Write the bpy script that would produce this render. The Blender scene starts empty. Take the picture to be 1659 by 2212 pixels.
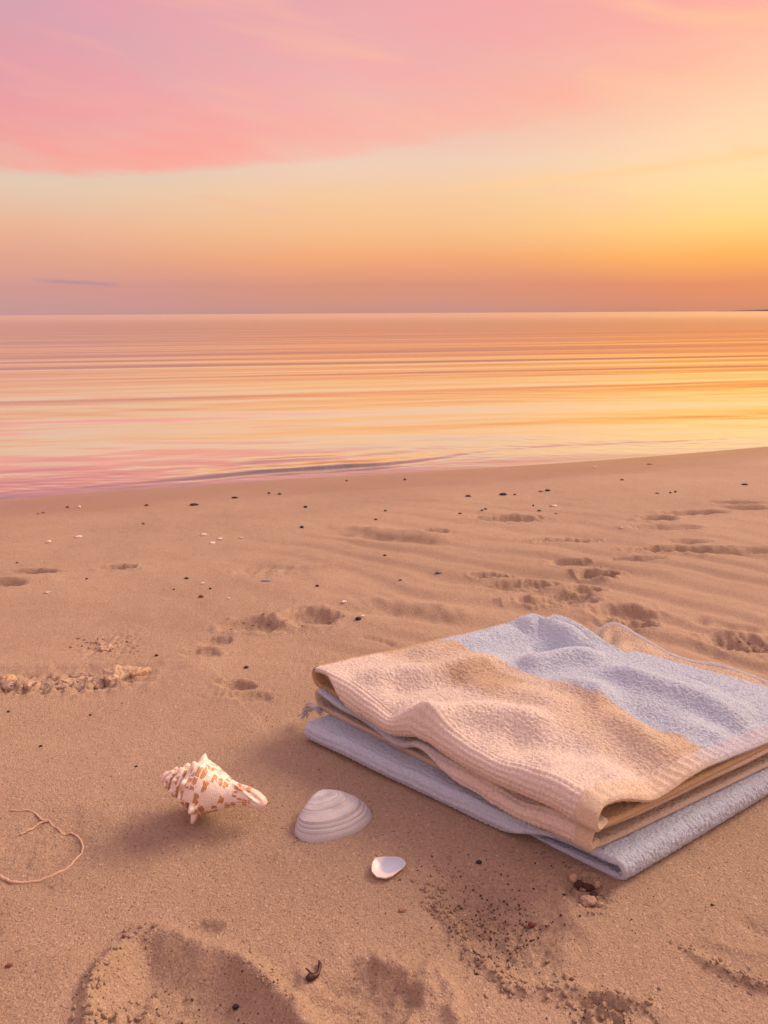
import bpy, math, random
import numpy as np
from mathutils import Matrix, Vector
R = math.radians
C = bpy.context.scene.collection
sc = bpy.context.scene
rng = np.random.default_rng(7)
random.seed(7)

# ------------------------------------------------------------------ camera
FPX, CX, CY, CAM_H = 1598.6, 829.5, 1106.0, 0.6        # photo surveyed at 1659 x 2212
pit, rol = R(15.04), R(0.31)
FW = np.array([0, math.cos(pit), -math.sin(pit)])
_r = np.array([1.0, 0, 0]); _u = np.cross(_r, FW)
RT = math.cos(rol) * _r - math.sin(rol) * _u
UP = math.sin(rol) * _r + math.cos(rol) * _u
cam_d = bpy.data.cameras.new("camera"); cam = bpy.data.objects.new("camera", cam_d); C.objects.link(cam)
cam.matrix_world = Matrix(((RT[0], UP[0], -FW[0], 0), (RT[1], UP[1], -FW[1], 0), (RT[2], UP[2], -FW[2], CAM_H), (0, 0, 0, 1)))
cam_d.sensor_fit = 'VERTICAL'; cam_d.sensor_height = 36; cam_d.lens = 36 * FPX / 2212
cam_d.clip_start = 0.02; cam_d.clip_end = 60000
cam_d.dof.use_dof = True; cam_d.dof.focus_distance = 1.05; cam_d.dof.aperture_fstop = 22
sc.camera = cam

# ------------------------------------------------------------------ noise + survey
_pt = np.random.default_rng(3).permutation(256); _pt = np.concatenate([_pt, _pt, _pt])
_ga = np.random.default_rng(4).uniform(0, 2 * np.pi, 256); _gx, _gy = np.cos(_ga), np.sin(_ga)
def pn(x, y, seed=0):
    """2-D gradient noise, about -0.7..0.7"""
    x = np.asarray(x, float) + seed * 17.31; y = np.asarray(y, float) + seed * 9.73
    xi = np.floor(x).astype(int); yi = np.floor(y).astype(int); xf = x - xi; yf = y - yi
    u = xf * xf * xf * (xf * (xf * 6 - 15) + 10); v = yf * yf * yf * (yf * (yf * 6 - 15) + 10)
    def g(ix, iy, dx, dy):
        h = _pt[_pt[ix & 255] + (iy & 255)]
        return _gx[h] * dx + _gy[h] * dy
    a = g(xi, yi, xf, yf); b = g(xi + 1, yi, xf - 1, yf)
    c = g(xi, yi + 1, xf, yf - 1); d = g(xi + 1, yi + 1, xf - 1, yf - 1)
    return (a + u * (b - a)) * (1 - v) + (c + u * (d - c)) * v
def rnd(ix, iy):
    return _pt[_pt[np.asarray(ix).astype(int) & 255] + (np.asarray(iy).astype(int) & 255)] / 255.0
def cells(x, y, seed=0):
    """cellular F1 distance"""
    x = np.asarray(x, float) + seed * 5.1; y = np.asarray(y, float) + seed * 3.3
    xi = np.floor(x).astype(int); yi = np.floor(y).astype(int); best = np.full(x.shape, 9.0)
    for i in (-1, 0, 1):
        for j in (-1, 0, 1):
            px = xi + i + 0.15 + 0.7 * rnd(xi + i, yi + j); py = yi + j + 0.15 + 0.7 * rnd(yi + j + 91, xi + i + 37)
            best = np.minimum(best, (px - x) ** 2 + (py - y) ** 2)
    return np.sqrt(best)
def sst(a, b, x):
    t = np.clip((x - a) / (b - a), 0, 1); return t * t * (3 - 2 * t)

SEA_Z = -0.1
SH0 = np.array([-1.506, 2.819]); SHD = np.array([0.9564, 0.2920]); SHN = np.array([0.2920, -0.9564])
def shore(x, y):
    return (x - SH0[0]) * SHN[0] + (y - SH0[1]) * SHN[1] + 0.035 * np.sin(((x - SH0[0]) * SHD[0] + (y - SH0[1]) * SHD[1]) * 1.7 + 0.4) - 0.012
def base_z(x, y):
    s = shore(x, y)
    up = 0.1045 * (1 - np.exp(-np.maximum(s, 0) / 0.75)) + 0.012 * np.maximum(s - 6, 0)
    dn = 0.09 * np.minimum(s, 0)
    return SEA_Z + np.where(s > 0, up, np.maximum(dn, -2.5))
def ray(px, py):
    return FW + RT * (px - CX) / FPX - UP * (py - CY) / FPX
def at(px, py, h=None, z=None):
    """surveyed photo point -> point h above the beach, or at world height z"""
    d = ray(px, py)
    if z is not None:
        t = (z - CAM_H) / d[2]; return np.array([0, 0, CAM_H]) + t * d
    h = h or 0.0; zz = h
    for _ in range(14):
        t = (zz - CAM_H) / d[2]; p = np.array([0, 0, CAM_H]) + t * d
        zz = 0.5 * zz + 0.5 * (float(base_z(p[0], p[1])) + h)
    return p
def px_size(p):
    return float((np.asarray(p) - np.array([0, 0, CAM_H])) @ FW) / FPX      # metres per survey pixel

# ------------------------------------------------------------------ materials
class NT:
    def __init__(s, name):
        s.m = bpy.data.materials.new(name); s.m.use_nodes = True; s.t = s.m.node_tree
        s.b = s.t.nodes["Principled BSDF"]; s.out = s.t.nodes["Material Output"]
    def n(s, typ, **kw):
        nd = s.t.nodes.new(typ)
        for k, v in kw.items():
            if k in nd.inputs.keys(): s.put(nd.inputs[k], v)
            else: setattr(nd, k, v)
        return nd
    def put(s, sock, v):
        if isinstance(v, bpy.types.NodeSocket): s.t.links.new(v, sock)
        else: sock.default_value = v
    def set(s, **kw):
        for k, v in kw.items(): s.put(s.b.inputs[k.replace('_', ' ')], v)
    def math(s, op, a, b=0.0, c=0.0, clamp=False):
        nd = s.t.nodes.new('ShaderNodeMath'); nd.operation = op; nd.use_clamp = clamp
        for i, v in enumerate((a, b, c)): s.put(nd.inputs[i], v)
        return nd.outputs[0]
    def mix(s, f, a, b, typ='MIX'):
        nd = s.t.nodes.new('ShaderNodeMix'); nd.data_type = 'RGBA'; nd.blend_type = typ
        s.put(nd.inputs[0], f)
        for i, v in ((6, a), (7, b)):
            s.put(nd.inputs[i], tuple(v) + (1,) if isinstance(v, (tuple, list)) and len(v) == 3 else v)
        return nd.outputs[2]
    def ramp(s, f, stops, interp='LINEAR'):
        nd = s.t.nodes.new('ShaderNodeValToRGB'); s.put(nd.inputs[0], f); cr = nd.color_ramp; cr.interpolation = interp
        while len(cr.elements) < len(stops): cr.elements.new(0.5)
        for e, (p, c) in zip(cr.elements, stops):
            e.position = p; e.color = tuple(c) + (1,) if not isinstance(c, (int, float)) else (c, c, c, 1)
        return nd.outputs[0]
    def noise(s, vec, scale, detail=2, rough=0.5, dist=0.0):
        nd = s.n('ShaderNodeTexNoise', Scale=scale, Detail=detail, Roughness=rough, Distortion=dist)
        if vec is not None: s.put(nd.inputs['Vector'], vec)
        return nd.outputs[0]
    def vor(s, vec, scale, feature='F1', out='Distance', rand=1.0):
        nd = s.n('ShaderNodeTexVoronoi'); nd.feature = feature
        s.put(nd.inputs['Vector'], vec); nd.inputs['Scale'].default_value = scale; nd.inputs['Randomness'].default_value = rand
        return nd.outputs[out]
    def bump(s, h, dist, strength=1.0, normal=None):
        nd = s.n('ShaderNodeBump', Height=h, Distance=dist, Strength=strength)
        if normal is not None: s.put(nd.inputs['Normal'], normal)
        return nd.outputs[0]
    def geo(s): return s.t.nodes.new('ShaderNodeNewGeometry').outputs['Position']
    def obj(s): return s.t.nodes.new('ShaderNodeTexCoord').outputs['Object']
    def attr(s, name):
        nd = s.t.nodes.new('ShaderNodeAttribute'); nd.attribute_name = name; return nd
    def mapping(s, vec, scale=(1, 1, 1), rot=(0, 0, 0), loc=(0, 0, 0)):
        nd = s.n('ShaderNodeMapping'); s.put(nd.inputs['Vector'], vec)
        nd.inputs['Scale'].default_value = scale; nd.inputs['Rotation'].default_value = rot; nd.inputs['Location'].default_value = loc
        return nd.outputs[0]

def simple(name, col, rough=0.6, var=0.25, scale=60, bump=0.0006, spec=0.4):
    n = NT(name); o = n.obj()
    f = n.noise(o, scale, 4, 0.6)
    c = n.mix(f, tuple(v * (1 - var) for v in col), tuple(min(1, v * (1 + var)) for v in col))
    n.set(Base_Color=c, Roughness=rough, Normal=n.bump(n.noise(o, scale * 6, 3), bump)); n.b.inputs['Specular IOR Level'].default_value = spec
    return n.m

# ------------------------------------------------------------------ object helpers
def tag(o, label=None, cat=None, group=None, kind=None):
    for k, v in (('label', label), ('category', cat), ('group', group), ('kind', kind)):
        if v: o[k] = v
    return o
def empty(name, loc, label, cat, group=None):
    o = bpy.data.objects.new(name, None); C.objects.link(o); o.location = loc; o.empty_display_size = 0.05
    return tag(o, label, cat, group)
def mesh_obj(name, V, F, mat, parent=None, smooth=True, attrs=None, uv=None):
    me = bpy.data.meshes.new(name); V = np.asarray(V, np.float32); F = np.asarray(F, np.int32)
    if parent is not None: V = V - np.array(parent.location, np.float32)
    k = F.shape[1]
    me.vertices.add(len(V)); me.vertices.foreach_set('co', V.ravel())
    me.loops.add(F.size); me.loops.foreach_set('vertex_index', F.ravel())
    me.polygons.add(len(F)); me.polygons.foreach_set('loop_start', np.arange(0, F.size, k, dtype=np.int32))
    me.polygons.foreach_set('loop_total', np.full(len(F), k, np.int32))
    me.update(calc_edges=True)
    if smooth: me.polygons.foreach_set('use_smooth', np.ones(len(F), bool))
    for an, av in (attrs or {}).items():
        a = me.attributes.new(an, 'FLOAT', 'POINT'); a.data.foreach_set('value', np.asarray(av, np.float32).ravel())
    me.validate(); me.materials.append(mat)
    o = bpy.data.objects.new(name, me); C.objects.link(o)
    if parent is not None: o.parent = parent
    return o
def grid_faces(n, m, off=0, flip=False, wrap=False):
    i = np.arange(n - 1)[:, None]; j = np.arange(m if wrap else m - 1)[None, :]; j2 = (j + 1) % m
    q = np.stack([i * m + j, (i + 1) * m + j + 0 * i, (i + 1) * m + j2, i * m + j2], -1).reshape(-1, 4) + off
    return q[:, ::-1] if flip else q

# ------------------------------------------------------------------ beach relief (all in beach coordinates)
def gp(px, py): return at(px, py)[:2]
def seg_dist(X, Y, pts):
    """distance to polyline, signed side, and fraction along"""
    best = np.full(X.shape, 1e9); side = np.zeros(X.shape); frac = np.zeros(X.shape)
    L = np.concatenate([[0], np.cumsum([np.hypot(*(pts[i + 1] - pts[i])) for i in range(len(pts) - 1)])])
    for i in range(len(pts) - 1):
        a, b = pts[i], pts[i + 1]; d = b - a; l2 = d @ d
        t = np.clip(((X - a[0]) * d[0] + (Y - a[1]) * d[1]) / l2, 0, 1)
        ex = X - a[0] - t * d[0]; ey = Y - a[1] - t * d[1]; dd = np.hypot(ex, ey)
        k = dd < best; best = np.where(k, dd, best); side = np.where(k, np.sign(d[0] * ey - d[1] * ex), side)
        frac = np.where(k, (L[i] + t * math.sqrt(l2)) / L[-1], frac)
    return best, side, frac
def smooth_pl(P, n=8):
    P = np.asarray(P, float); Q = np.vstack([2 * P[0] - P[1], P, 2 * P[-1] - P[-2]]); out = []
    for i in range(1, len(Q) - 2):
        for t in np.linspace(0, 1, n, endpoint=False):
            a, b, c, d = Q[i - 1], Q[i], Q[i + 1], Q[i + 2]
            out.append(0.5 * ((2 * b) + (c - a) * t + (2 * a - 5 * b + 4 * c - d) * t * t + (3 * b - a - 3 * c + d) * t ** 3))
    out.append(P[-1]); return np.array(out)
RIDGES, DIMPLES, ROUGH, STEPS = [], [], [], []
def ridge(pts, h, w, fade=True): RIDGES.append((smooth_pl([gp(*p) for p in pts], 5), h, w, fade))
def step(pts, h, w, w2): STEPS.append((smooth_pl([gp(*p) for p in pts], 5), h, w, w2))
def dimple(px, py, rx, ry, depth, rot=0, rim=0.25, sharp=2.2):
    """oval print; rx, ry in survey pixels as seen, foreshortening undone"""
    c = at(px, py); s = px_size(c); d = ray(px, py); sl = -d[2] / np.linalg.norm(d)
    DIMPLES.append((c[0], c[1], rx * s, ry * s / sl, depth, R(rot), rim, sharp))
def rough(px, py, rx, ry, amp, sc_, seed=1):
    c = at(px, py); s = px_size(c); d = ray(px, py); sl = -d[2] / np.linalg.norm(d)
    ROUGH.append((c[0], c[1], rx * s, ry * s / sl, amp, sc_, seed))

PITS = []
def pit(pts, depth, wall): PITS.append((smooth_pl(np.array([gp(*p) for p in pts + pts[:1]]), 6), depth, wall))
# near footprint, bottom left
pit([(505, 2058), (560, 2108), (620, 2168), (665, 2240), (640, 2420), (380, 2480), (200, 2400), (192, 2250), (200, 2130), (235, 2075), (275, 2028), (330, 2004), (385, 2016), (430, 2040), (465, 2048)], 0.019, 0.045)
ridge([(505, 2055), (545, 2095), (600, 2150), (640, 2195), (665, 2240)], 0.006, 0.010)
ridge([(190, 2225), (192, 2150), (205, 2110), (235, 2070), (262, 2035)], 0.006, 0.007)
ridge([(245, 2230), (258, 2190), (265, 2172), (300, 2165), (340, 2178)], 0.007, 0.006)
ridge([(225, 2155), (262, 2152), (310, 2132), (345, 2125)], 0.005, 0.005)
ridge([(292, 2215), (296, 2180), (290, 2160)], 0.005, 0.005)
rough(330, 2190, 150, 70, 0.006, 90, 2)
# second print, bottom centre
dimple(780, 2155, 100, 52, 0.014, 0, 0.35, 2.2)
ridge([(905, 2075), (950, 2110), (972, 2150), (985, 2230)], 0.009, 0.008)
ridge([(880, 2090), (925, 2140), (940, 2200)], 0.004, 0.008)
# groove with crumbs, bottom right of centre
ridge([(912, 1915), (960, 1975), (1010, 2040), (1055, 2085), (1110, 2130), (1150, 2142), (1230, 2140), (1330, 2152), (1420, 2185), (1500, 2230)], 0.006, 0.006)
ridge([(950, 1925), (1010, 2010), (1070, 2070), (1140, 2110)], 0.003, 0.006)
dimple(1085, 2000, 120, 95, 0.012, 0, 0.0, 2)
rough(1100, 1990, 110, 95, 0.0045, 170, 3)
rough(1010, 1990, 60, 80, 0.004, 140, 5)
for k, p in enumerate([(1265, 2172), (1290, 2165), (1315, 2168), (1262, 2195), (1300, 2192), (1340, 2180), (1270, 2215), (1330, 2205)]): dimple(p[0], p[1], 13, 9, 0.005, 30, 0.5, 2)
rough(1310, 2190, 90, 40, 0.0025, 110, 6)
ridge([(1470, 2045), (1520, 2078), (1580, 2105), (1640, 2125), (1720, 2150)], 0.006, 0.005)
ridge([(1500, 2020), (1570, 2050), (1640, 2065), (1720, 2075)], 0.003, 0.006)
ridge([(1590, 1985), (1640, 2010), (1720, 2030)], -0.004, 0.008)
# clods next to the towel corner
dimple(1262, 1925, 40, 30, 0.006, 40, 0.2, 2); rough(1262, 1925, 45, 38, 0.007, 130, 9)
# inside of the drawn loop at left
dimple(80, 1835, 100, 62, 0.004, 0, 0.3, 2.5); rough(80, 1835, 90, 60, 0.002, 120, 10)
ridge([(190, 2120), (60, 2060), (-60, 2040)], 0.004, 0.04)
dimple(440, 2005, 35, 14, 0.005, 20, 0.2); dimple(250, 1830, 110, 50, 0.005, 0, 0.2, 2)
# bank with a trench behind, left
step([(-160, 1530), (0, 1506), (110, 1492), (200, 1484), (300, 1456), (380, 1428), (440, 1410), (540, 1396)], 0.010, 0.018, 0.25)
dimple(120, 1466, 225, 26, 0.007, 2, 0.1, 3); rough(120, 1478, 210, 27, 0.018, 42, 11); rough(90, 1482, 160, 26, 0.014, 95, 12)
rough(240, 1392, 62, 30, 0.006, 70, 13)
# prints in the middle
dimple(548, 1352, 55, 13, 0.016, 4, 0.35, 2); dimple(668, 1334, 48, 17, 0.018, 0, 0.35, 2); rough(590, 1350, 110, 20, 0.005, 45, 14)
dimple(465, 1386, 30, 8, 0.008); dimple(432, 1416, 38, 10, 0.010); dimple(512, 1482, 34, 8, 0.012, 0, 0.2, 2); rough(500, 1505, 75, 20, 0.003, 80, 15)
dimple(545, 1508, 45, 9, 0.006)
rough(700, 1440, 90, 26, 0.003, 70, 16)
ridge([(700, 1295), (820, 1303), (900, 1312), (980, 1325), (1040, 1342)], 0.007, 0.025); ridge([(700, 1318), (820, 1325), (900, 1330), (1010, 1352)], -0.004, 0.02)
ridge([(775, 1376), (820, 1383), (862, 1398)], -0.005, 0.007)
ridge([(500, 1240), (560, 1225), (640, 1228)], -0.006, 0.02); rough(560, 1235, 80, 12, 0.006, 40, 17)
ridge([(560, 1232), (680, 1224), (760, 1215)], 0.005, 0.02)
ridge([(700, 1150), (800, 1160), (880, 1168), (980, 1178)], -0.009, 0.03); ridge([(700, 1135), (850, 1150), (990, 1168)], 0.006, 0.03)
# prints at right
dimple(1290, 1240, 36, 9, 0.024, 0, 0.35, 3); dimple(1225, 1213, 40, 7, 0.012, 8); dimple(1130, 1264, 70, 8, 0.014, 3); dimple(1266, 1274, 34, 7, 0.014, 0, 0.3, 2)
dimple(1232, 1287, 45, 7, 0.012); dimple(1200, 1300, 75, 9, 0.015, 0, 0.4, 2); ridge([(1120, 1290), (1170, 1297), (1195, 1308), (1225, 1300), (1260, 1305)], 0.006, 0.012)
dimple(1340, 1325, 60, 14, 0.015, -10, 0.3, 2); dimple(1372, 1350, 42, 8, 0.016, 0, 0.3, 2.5); rough(1330, 1342, 90, 18, 0.006, 50, 18)
dimple(1610, 1388, 75, 17, 0.016, 0, 0.2, 2.5); rough(1610, 1388, 90, 20, 0.010, 70, 19)
ridge([(1480, 1340), (1560, 1348), (1640, 1362), (1720, 1372)], -0.009, 0.02); ridge([(1500, 1330), (1600, 1342), (1720, 1358)], 0.005, 0.03)
dimple(1420, 1121, 36, 5, 0.022, 0, 0.3); dimple(1500, 1108, 60, 4, 0.020); dimple(1585, 1087, 45, 4, 0.024); dimple(1610, 1098, 50, 4, 0.018); dimple(1440, 1140, 70, 5, 0.012)
dimple(1470, 1185, 75, 5, 0.020, 0, 0.3); dimple(1570, 1190, 80, 5, 0.016); dimple(1640, 1186, 60, 6, 0.018); dimple(1490, 1168, 35, 4, 0.012)
dimple(1095, 1120, 60, 6, 0.018, 0, 0.25); dimple(1220, 1166, 60, 4, 0.012); dimple(1060, 1245, 40, 5, 0.014); dimple(935, 1150, 32, 4, 0.010); dimple(1370, 1205, 60, 4, 0.010)
# prints at left
dimple(75, 1236, 45, 5, 0.020, -3); dimple(255, 1226, 36, 5, 0.016); dimple(10, 1262, 40, 5, 0.014); ridge([(-60, 1262), (60, 1252), (150, 1246)], 0.006, 0.03)
_ra, _rb = gp(920, 1200), gp(1250, 1262); RIPD = (_rb - _ra) / np.linalg.norm(_rb - _ra); RIPC = gp(1200, 1245)

def relief(X, Y):
    X = np.asarray(X, float); Y = np.asarray(Y, float); s = shore(X, Y)
    Z = base_z(X, Y)
    dry = sst(0.35, 1.1, s); near = np.exp(-np.hypot(X, Y - 0.8) / 3.0)
    Z = Z + 0.010 * pn(X * 2.1, Y * 2.1, 1) * dry + 0.004 * pn(X * 6.5, Y * 6.5, 2) * dry + 0.0012 * pn(X * 26, Y * 26, 3) * sst(0.1, 0.8, s)
    big = np.hypot(X, Y - 1.5) > 9
    Z = Z + np.where(big, 0.12 * pn(X * 0.12, Y * 0.12, 4) * sst(3, 14, s), 0)
    # wind and water ripples right of centre
    q = -(X - RIPC[0]) * RIPD[1] + (Y - RIPC[1]) * RIPD[0]; pp = (X - RIPC[0]) * RIPD[0] + (Y - RIPC[1]) * RIPD[1]
    m = np.exp(-(q / 0.55) ** 2) * sst(-1.0, -0.2, pp) * sst(3.5, 1.2, pp) * sst(0.3, 0.7, s)
    ph = q / 0.115 + 0.9 * pn(X * 1.6, Y * 2.2, 5) + 0.25 * pn(X * 6, Y * 6, 6)
    w = np.sin(2 * np.pi * ph); Z = Z + m * 0.0055 * (w + 0.35 * np.sin(4 * np.pi * ph + 0.8)) * (0.55 + 0.9 * pn(X * 2.7, Y * 2.7, 7))
    # quick reject, then the single features
    for (pts, h, wd, fade) in RIDGES:
        lo = pts.min(0) - 4 * wd; hi = pts.max(0) + 4 * wd
        k = (X > lo[0]) & (X < hi[0]) & (Y > lo[1]) & (Y < hi[1])
        if not k.any(): continue
        x, y = X[k], Y[k]; j = 0.35 * wd * pn(x / wd * 0.5, y / wd * 0.5, 8)
        d, sd, f = seg_dist(x + j, y - j, pts)
        e = (sst(0, 0.18, f) * sst(1, 0.8, f)) if fade else 1.0
        Z[k] += (1.4 if pts[:, 1].mean() > 1.1 else 1.05) * h * e * np.exp(-(d / wd) ** 2) * (0.75 + 0.6 * pn(x / wd * 0.8, y / wd * 0.8, 9))
    for (pts, h, w1, w2) in STEPS:
        lo = pts.min(0) - 3 * w2; hi = pts.max(0) + 3 * w2
        k = (X > lo[0]) & (X < hi[0]) & (Y > lo[1]) & (Y < hi[1])
        if not k.any(): continue
        d, sd, f = seg_dist(X[k], Y[k], pts); sg = d * sd      # + = farther side
        e = sst(0, 0.1, f) * sst(1, 0.75, f)
        Z[k] += h * e * np.where(sg < 0, np.exp(-(d / w2) ** 2), np.exp(-(d / w1) ** 2))
    for (pts, dep, wall) in PITS:
        lo = pts.min(0) - 0.02; hi = pts.max(0) + 0.02
        k = (X > lo[0]) & (X < hi[0]) & (Y > lo[1]) & (Y < hi[1])
        if not k.any(): continue
        x, y = X[k] + 0.004 * pn(X[k] * 45, Y[k] * 45, 14), Y[k] + 0.004 * pn(X[k] * 45, Y[k] * 45, 15); d, sd, f = seg_dist(x, y, pts); ins = np.zeros(x.shape, bool)
        for i in range(len(pts) - 1):
            (x1, y1), (x2, y2) = pts[i], pts[i + 1]
            if abs(y2 - y1) > 1e-12: ins ^= ((y1 > y) != (y2 > y)) & (x < (x2 - x1) * (y - y1) / (y2 - y1) + x1)
        Z[k] += -dep * np.where(ins, sst(-0.004, wall, d), 0) * (1 + 0.25 * pn(x * 14, y * 14, 16)) + 0.004 * np.exp(-(d / 0.010) ** 2)
    for (cx, cy, rx, ry, dep, rot, rim, sh) in DIMPLES:
        rr = 2.2 * max(rx, ry); k = (abs(X - cx) < rr) & (abs(Y - cy) < rr)
        if not k.any(): continue
        x, y = X[k] - cx, Y[k] - cy; x, y = x * math.cos(rot) + y * math.sin(rot), -x * math.sin(rot) + y * math.cos(rot)
        mn = min(rx, ry)
        r_ = np.hypot(x / rx, y / ry) * (1 + 0.34 * pn(x / mn * 0.8 + cx * 30, y / mn * 0.8 + cy * 30, 10) + 0.22 * pn(x / mn * 2.2 + cx * 30, y / mn * 2.2, 19))
        dep = dep * 1.1; Z[k] += -dep * np.exp(-r_ ** (2 * sh) * 0.9) + rim * dep * np.exp(-((r_ - 1.35) / 0.28) ** 2) * (0.6 + pn(x / mn, y / mn, 11)) + dep * 0.22 * np.exp(-r_ ** 4) * (pn(x * 55, y * 90, 17) + pn(x * 120, y * 200, 18))
    for (cx, cy, rx, ry, amp, s_, sd) in ROUGH:
        rr = 2.0; k = (abs(X - cx) < rr * rx) & (abs(Y - cy) < rr * ry)
        if not k.any(): continue
        x, y = X[k], Y[k]; m_ = np.exp(-(((x - cx) / rx) ** 2 + ((y - cy) / ry) ** 2) ** 2)
        c_ = cells(x * s_, y * s_, sd); Z[k] += amp * m_ * ((0.45 - c_) * 1.2 + 0.6 * pn(x * s_ * 0.6, y * s_ * 0.6, sd + 20))
    # grain sized relief close by
    k = (np.hypot(X, Y - 0.3) < 1.6)
    if k.any():
        x, y = X[k], Y[k]; fd = sst(1.6, 1.1, np.hypot(x, y - 0.3))
        Z[k] += fd * (0.0006 * pn(x * 110, y * 110, 12) + 0.0006 * pn(x * 230, y * 230, 13))
    return Z
def gz(x, y): return float(relief(np.array([x]), np.array([y]))[0])

def axis(core0, core1, stepf, outer, grow=1.25):
    v = [core0]
    while v[-1] < core1: v.append(v[-1] + stepf(v[-1]))
    d = stepf(v[-1]); 
    while v[-1] < outer[1]: d *= grow; v.append(v[-1] + d)
    d = stepf(core0); lo = [core0]
    while lo[-1] > outer[0]: d *= grow; lo.append(lo[-1] - d)
    return np.array(lo[:0:-1] + v)
XS = axis(-0.62, 0.66, lambda x: 0.0024, (-400, 400), 1.035)
YS = axis(0.44, 4.3, lambda y: 0.0024 * max(1, y / 0.62) ** 1.15, (-300, 40), 1.12)
GX, GY = np.meshgrid(XS, YS); 
GZ = relief(GX.ravel(), GY.ravel())

def sand_material():
    n = NT('sand'); p = n.geo()
    big = n.noise(p, 2.2, 3); mid = n.noise(p, 14, 4, 0.6); fine = n.noise(p, 420, 3, 0.7); gr = n.vor(p, 520, 'F1', 'Color')
    c = n.mix(n.ramp(big, [(0.3, 0), (0.7, 1)]), (0.430, 0.314, 0.218), (0.480, 0.350, 0.243))
    c = n.mix(n.math('MULTIPLY', n.ramp(mid, [(0.4, 0), (0.75, 1)]), 0.35), c, (0.40, 0.285, 0.185))
    c = n.mix(n.ramp(fine, [(0.28, 0.40), (0.5, 0.0)]), c, (0.17, 0.085, 0.055))
    c = n.mix(n.ramp(fine, [(0.55, 0), (0.78, 0.55)]), c, (0.72, 0.52, 0.40))
    wn = n.noise(p, 210, 2, 0.5, 0.8); wr_ = n.math('ABSOLUTE', n.math('SUBTRACT', wn, 0.5))
    patch = n.ramp(n.noise(p, 30, 2), [(0.35, 0.35), (0.6, 1)])
    c = n.mix(n.math('MULTIPLY', patch, n.ramp(wr_, [(0.0, 0.16), (0.020, 0.07), (0.05, 0)])), c, (0.15, 0.075, 0.05))
    dmp = n.ramp(n.noise(n.mapping(p, (1.0, 1.6, 1), loc=(2, 4, 0)), 1.7, 4, 0.55), [(0.38, 0.30), (0.60, 0)]); c = n.mix(dmp, c, n.mix(1.0, c, (0.74, 0.70, 0.68), 'MULTIPLY'))
    hsv = n.n('ShaderNodeSeparateColor', Color=gr)
    c = n.mix(n.ramp(hsv.outputs[0], [(0.955, 0), (0.97, 0.45)], 'CONSTANT'), c, (0.09, 0.045, 0.03))
    c = n.mix(n.ramp(hsv.outputs[1], [(0.97, 0), (0.98, 0.3)], 'CONSTANT'), c, (0.80, 0.66, 0.55))
    # wet strip by the water: a real band along the shore line
    wet = n.attr('wet').outputs['Fac']
    wv = n.math('ADD', wet, n.math('MULTIPLY', n.math('SUBTRACT', n.noise(p, 5, 4), 0.5), 0.10))
    wf = n.ramp(wv, [(0.10, 1.0), (0.46, 0.75), (0.56, 0.25), (0.9, 0.0)])
    c = n.mix(wf, c, n.mix(1.0, c, (0.68, 0.58, 0.54), 'MULTIPLY'))
    h1 = n.noise(p, 430, 4, 0.7); h2 = n.vor(p, 420, 'F1', 'Distance'); h3 = n.noise(n.mapping(p, (1, 1, 1)), 95, 3, 0.6, 1.2)
    h = n.math('ADD', n.math('MULTIPLY', h1, 0.60), n.math('ADD', n.math('MULTIPLY', h2, 0.25), n.math('MULTIPLY', h3, 0.45)))
    h = n.math('ADD', h, n.ramp(wr_, [(0.0, 0.0), (0.05, 0.12)]))
    dry = n.math('SUBTRACT', 1.0, n.math('MULTIPLY', wf, 0.7))
    nd = n.n('ShaderNodeBump', Height=h, Distance=0.0034); n.put(nd.inputs['Strength'], dry)
    n.set(Base_Color=c, Roughness=n.math('SUBTRACT', 0.85, n.math('MULTIPLY', wf, 0.56)), Normal=nd.outputs[0])
    n.b.inputs['Specular IOR Level'].default_value = 0.3
    return n.m
SAND = sand_material()
beach = mesh_obj('beach_sand', np.stack([GX.ravel(), GY.ravel(), GZ], 1), grid_faces(len(YS), len(XS), flip=True), SAND, attrs={'wet': shore(GX.ravel(), GY.ravel())})
tag(beach, kind='structure')

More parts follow.
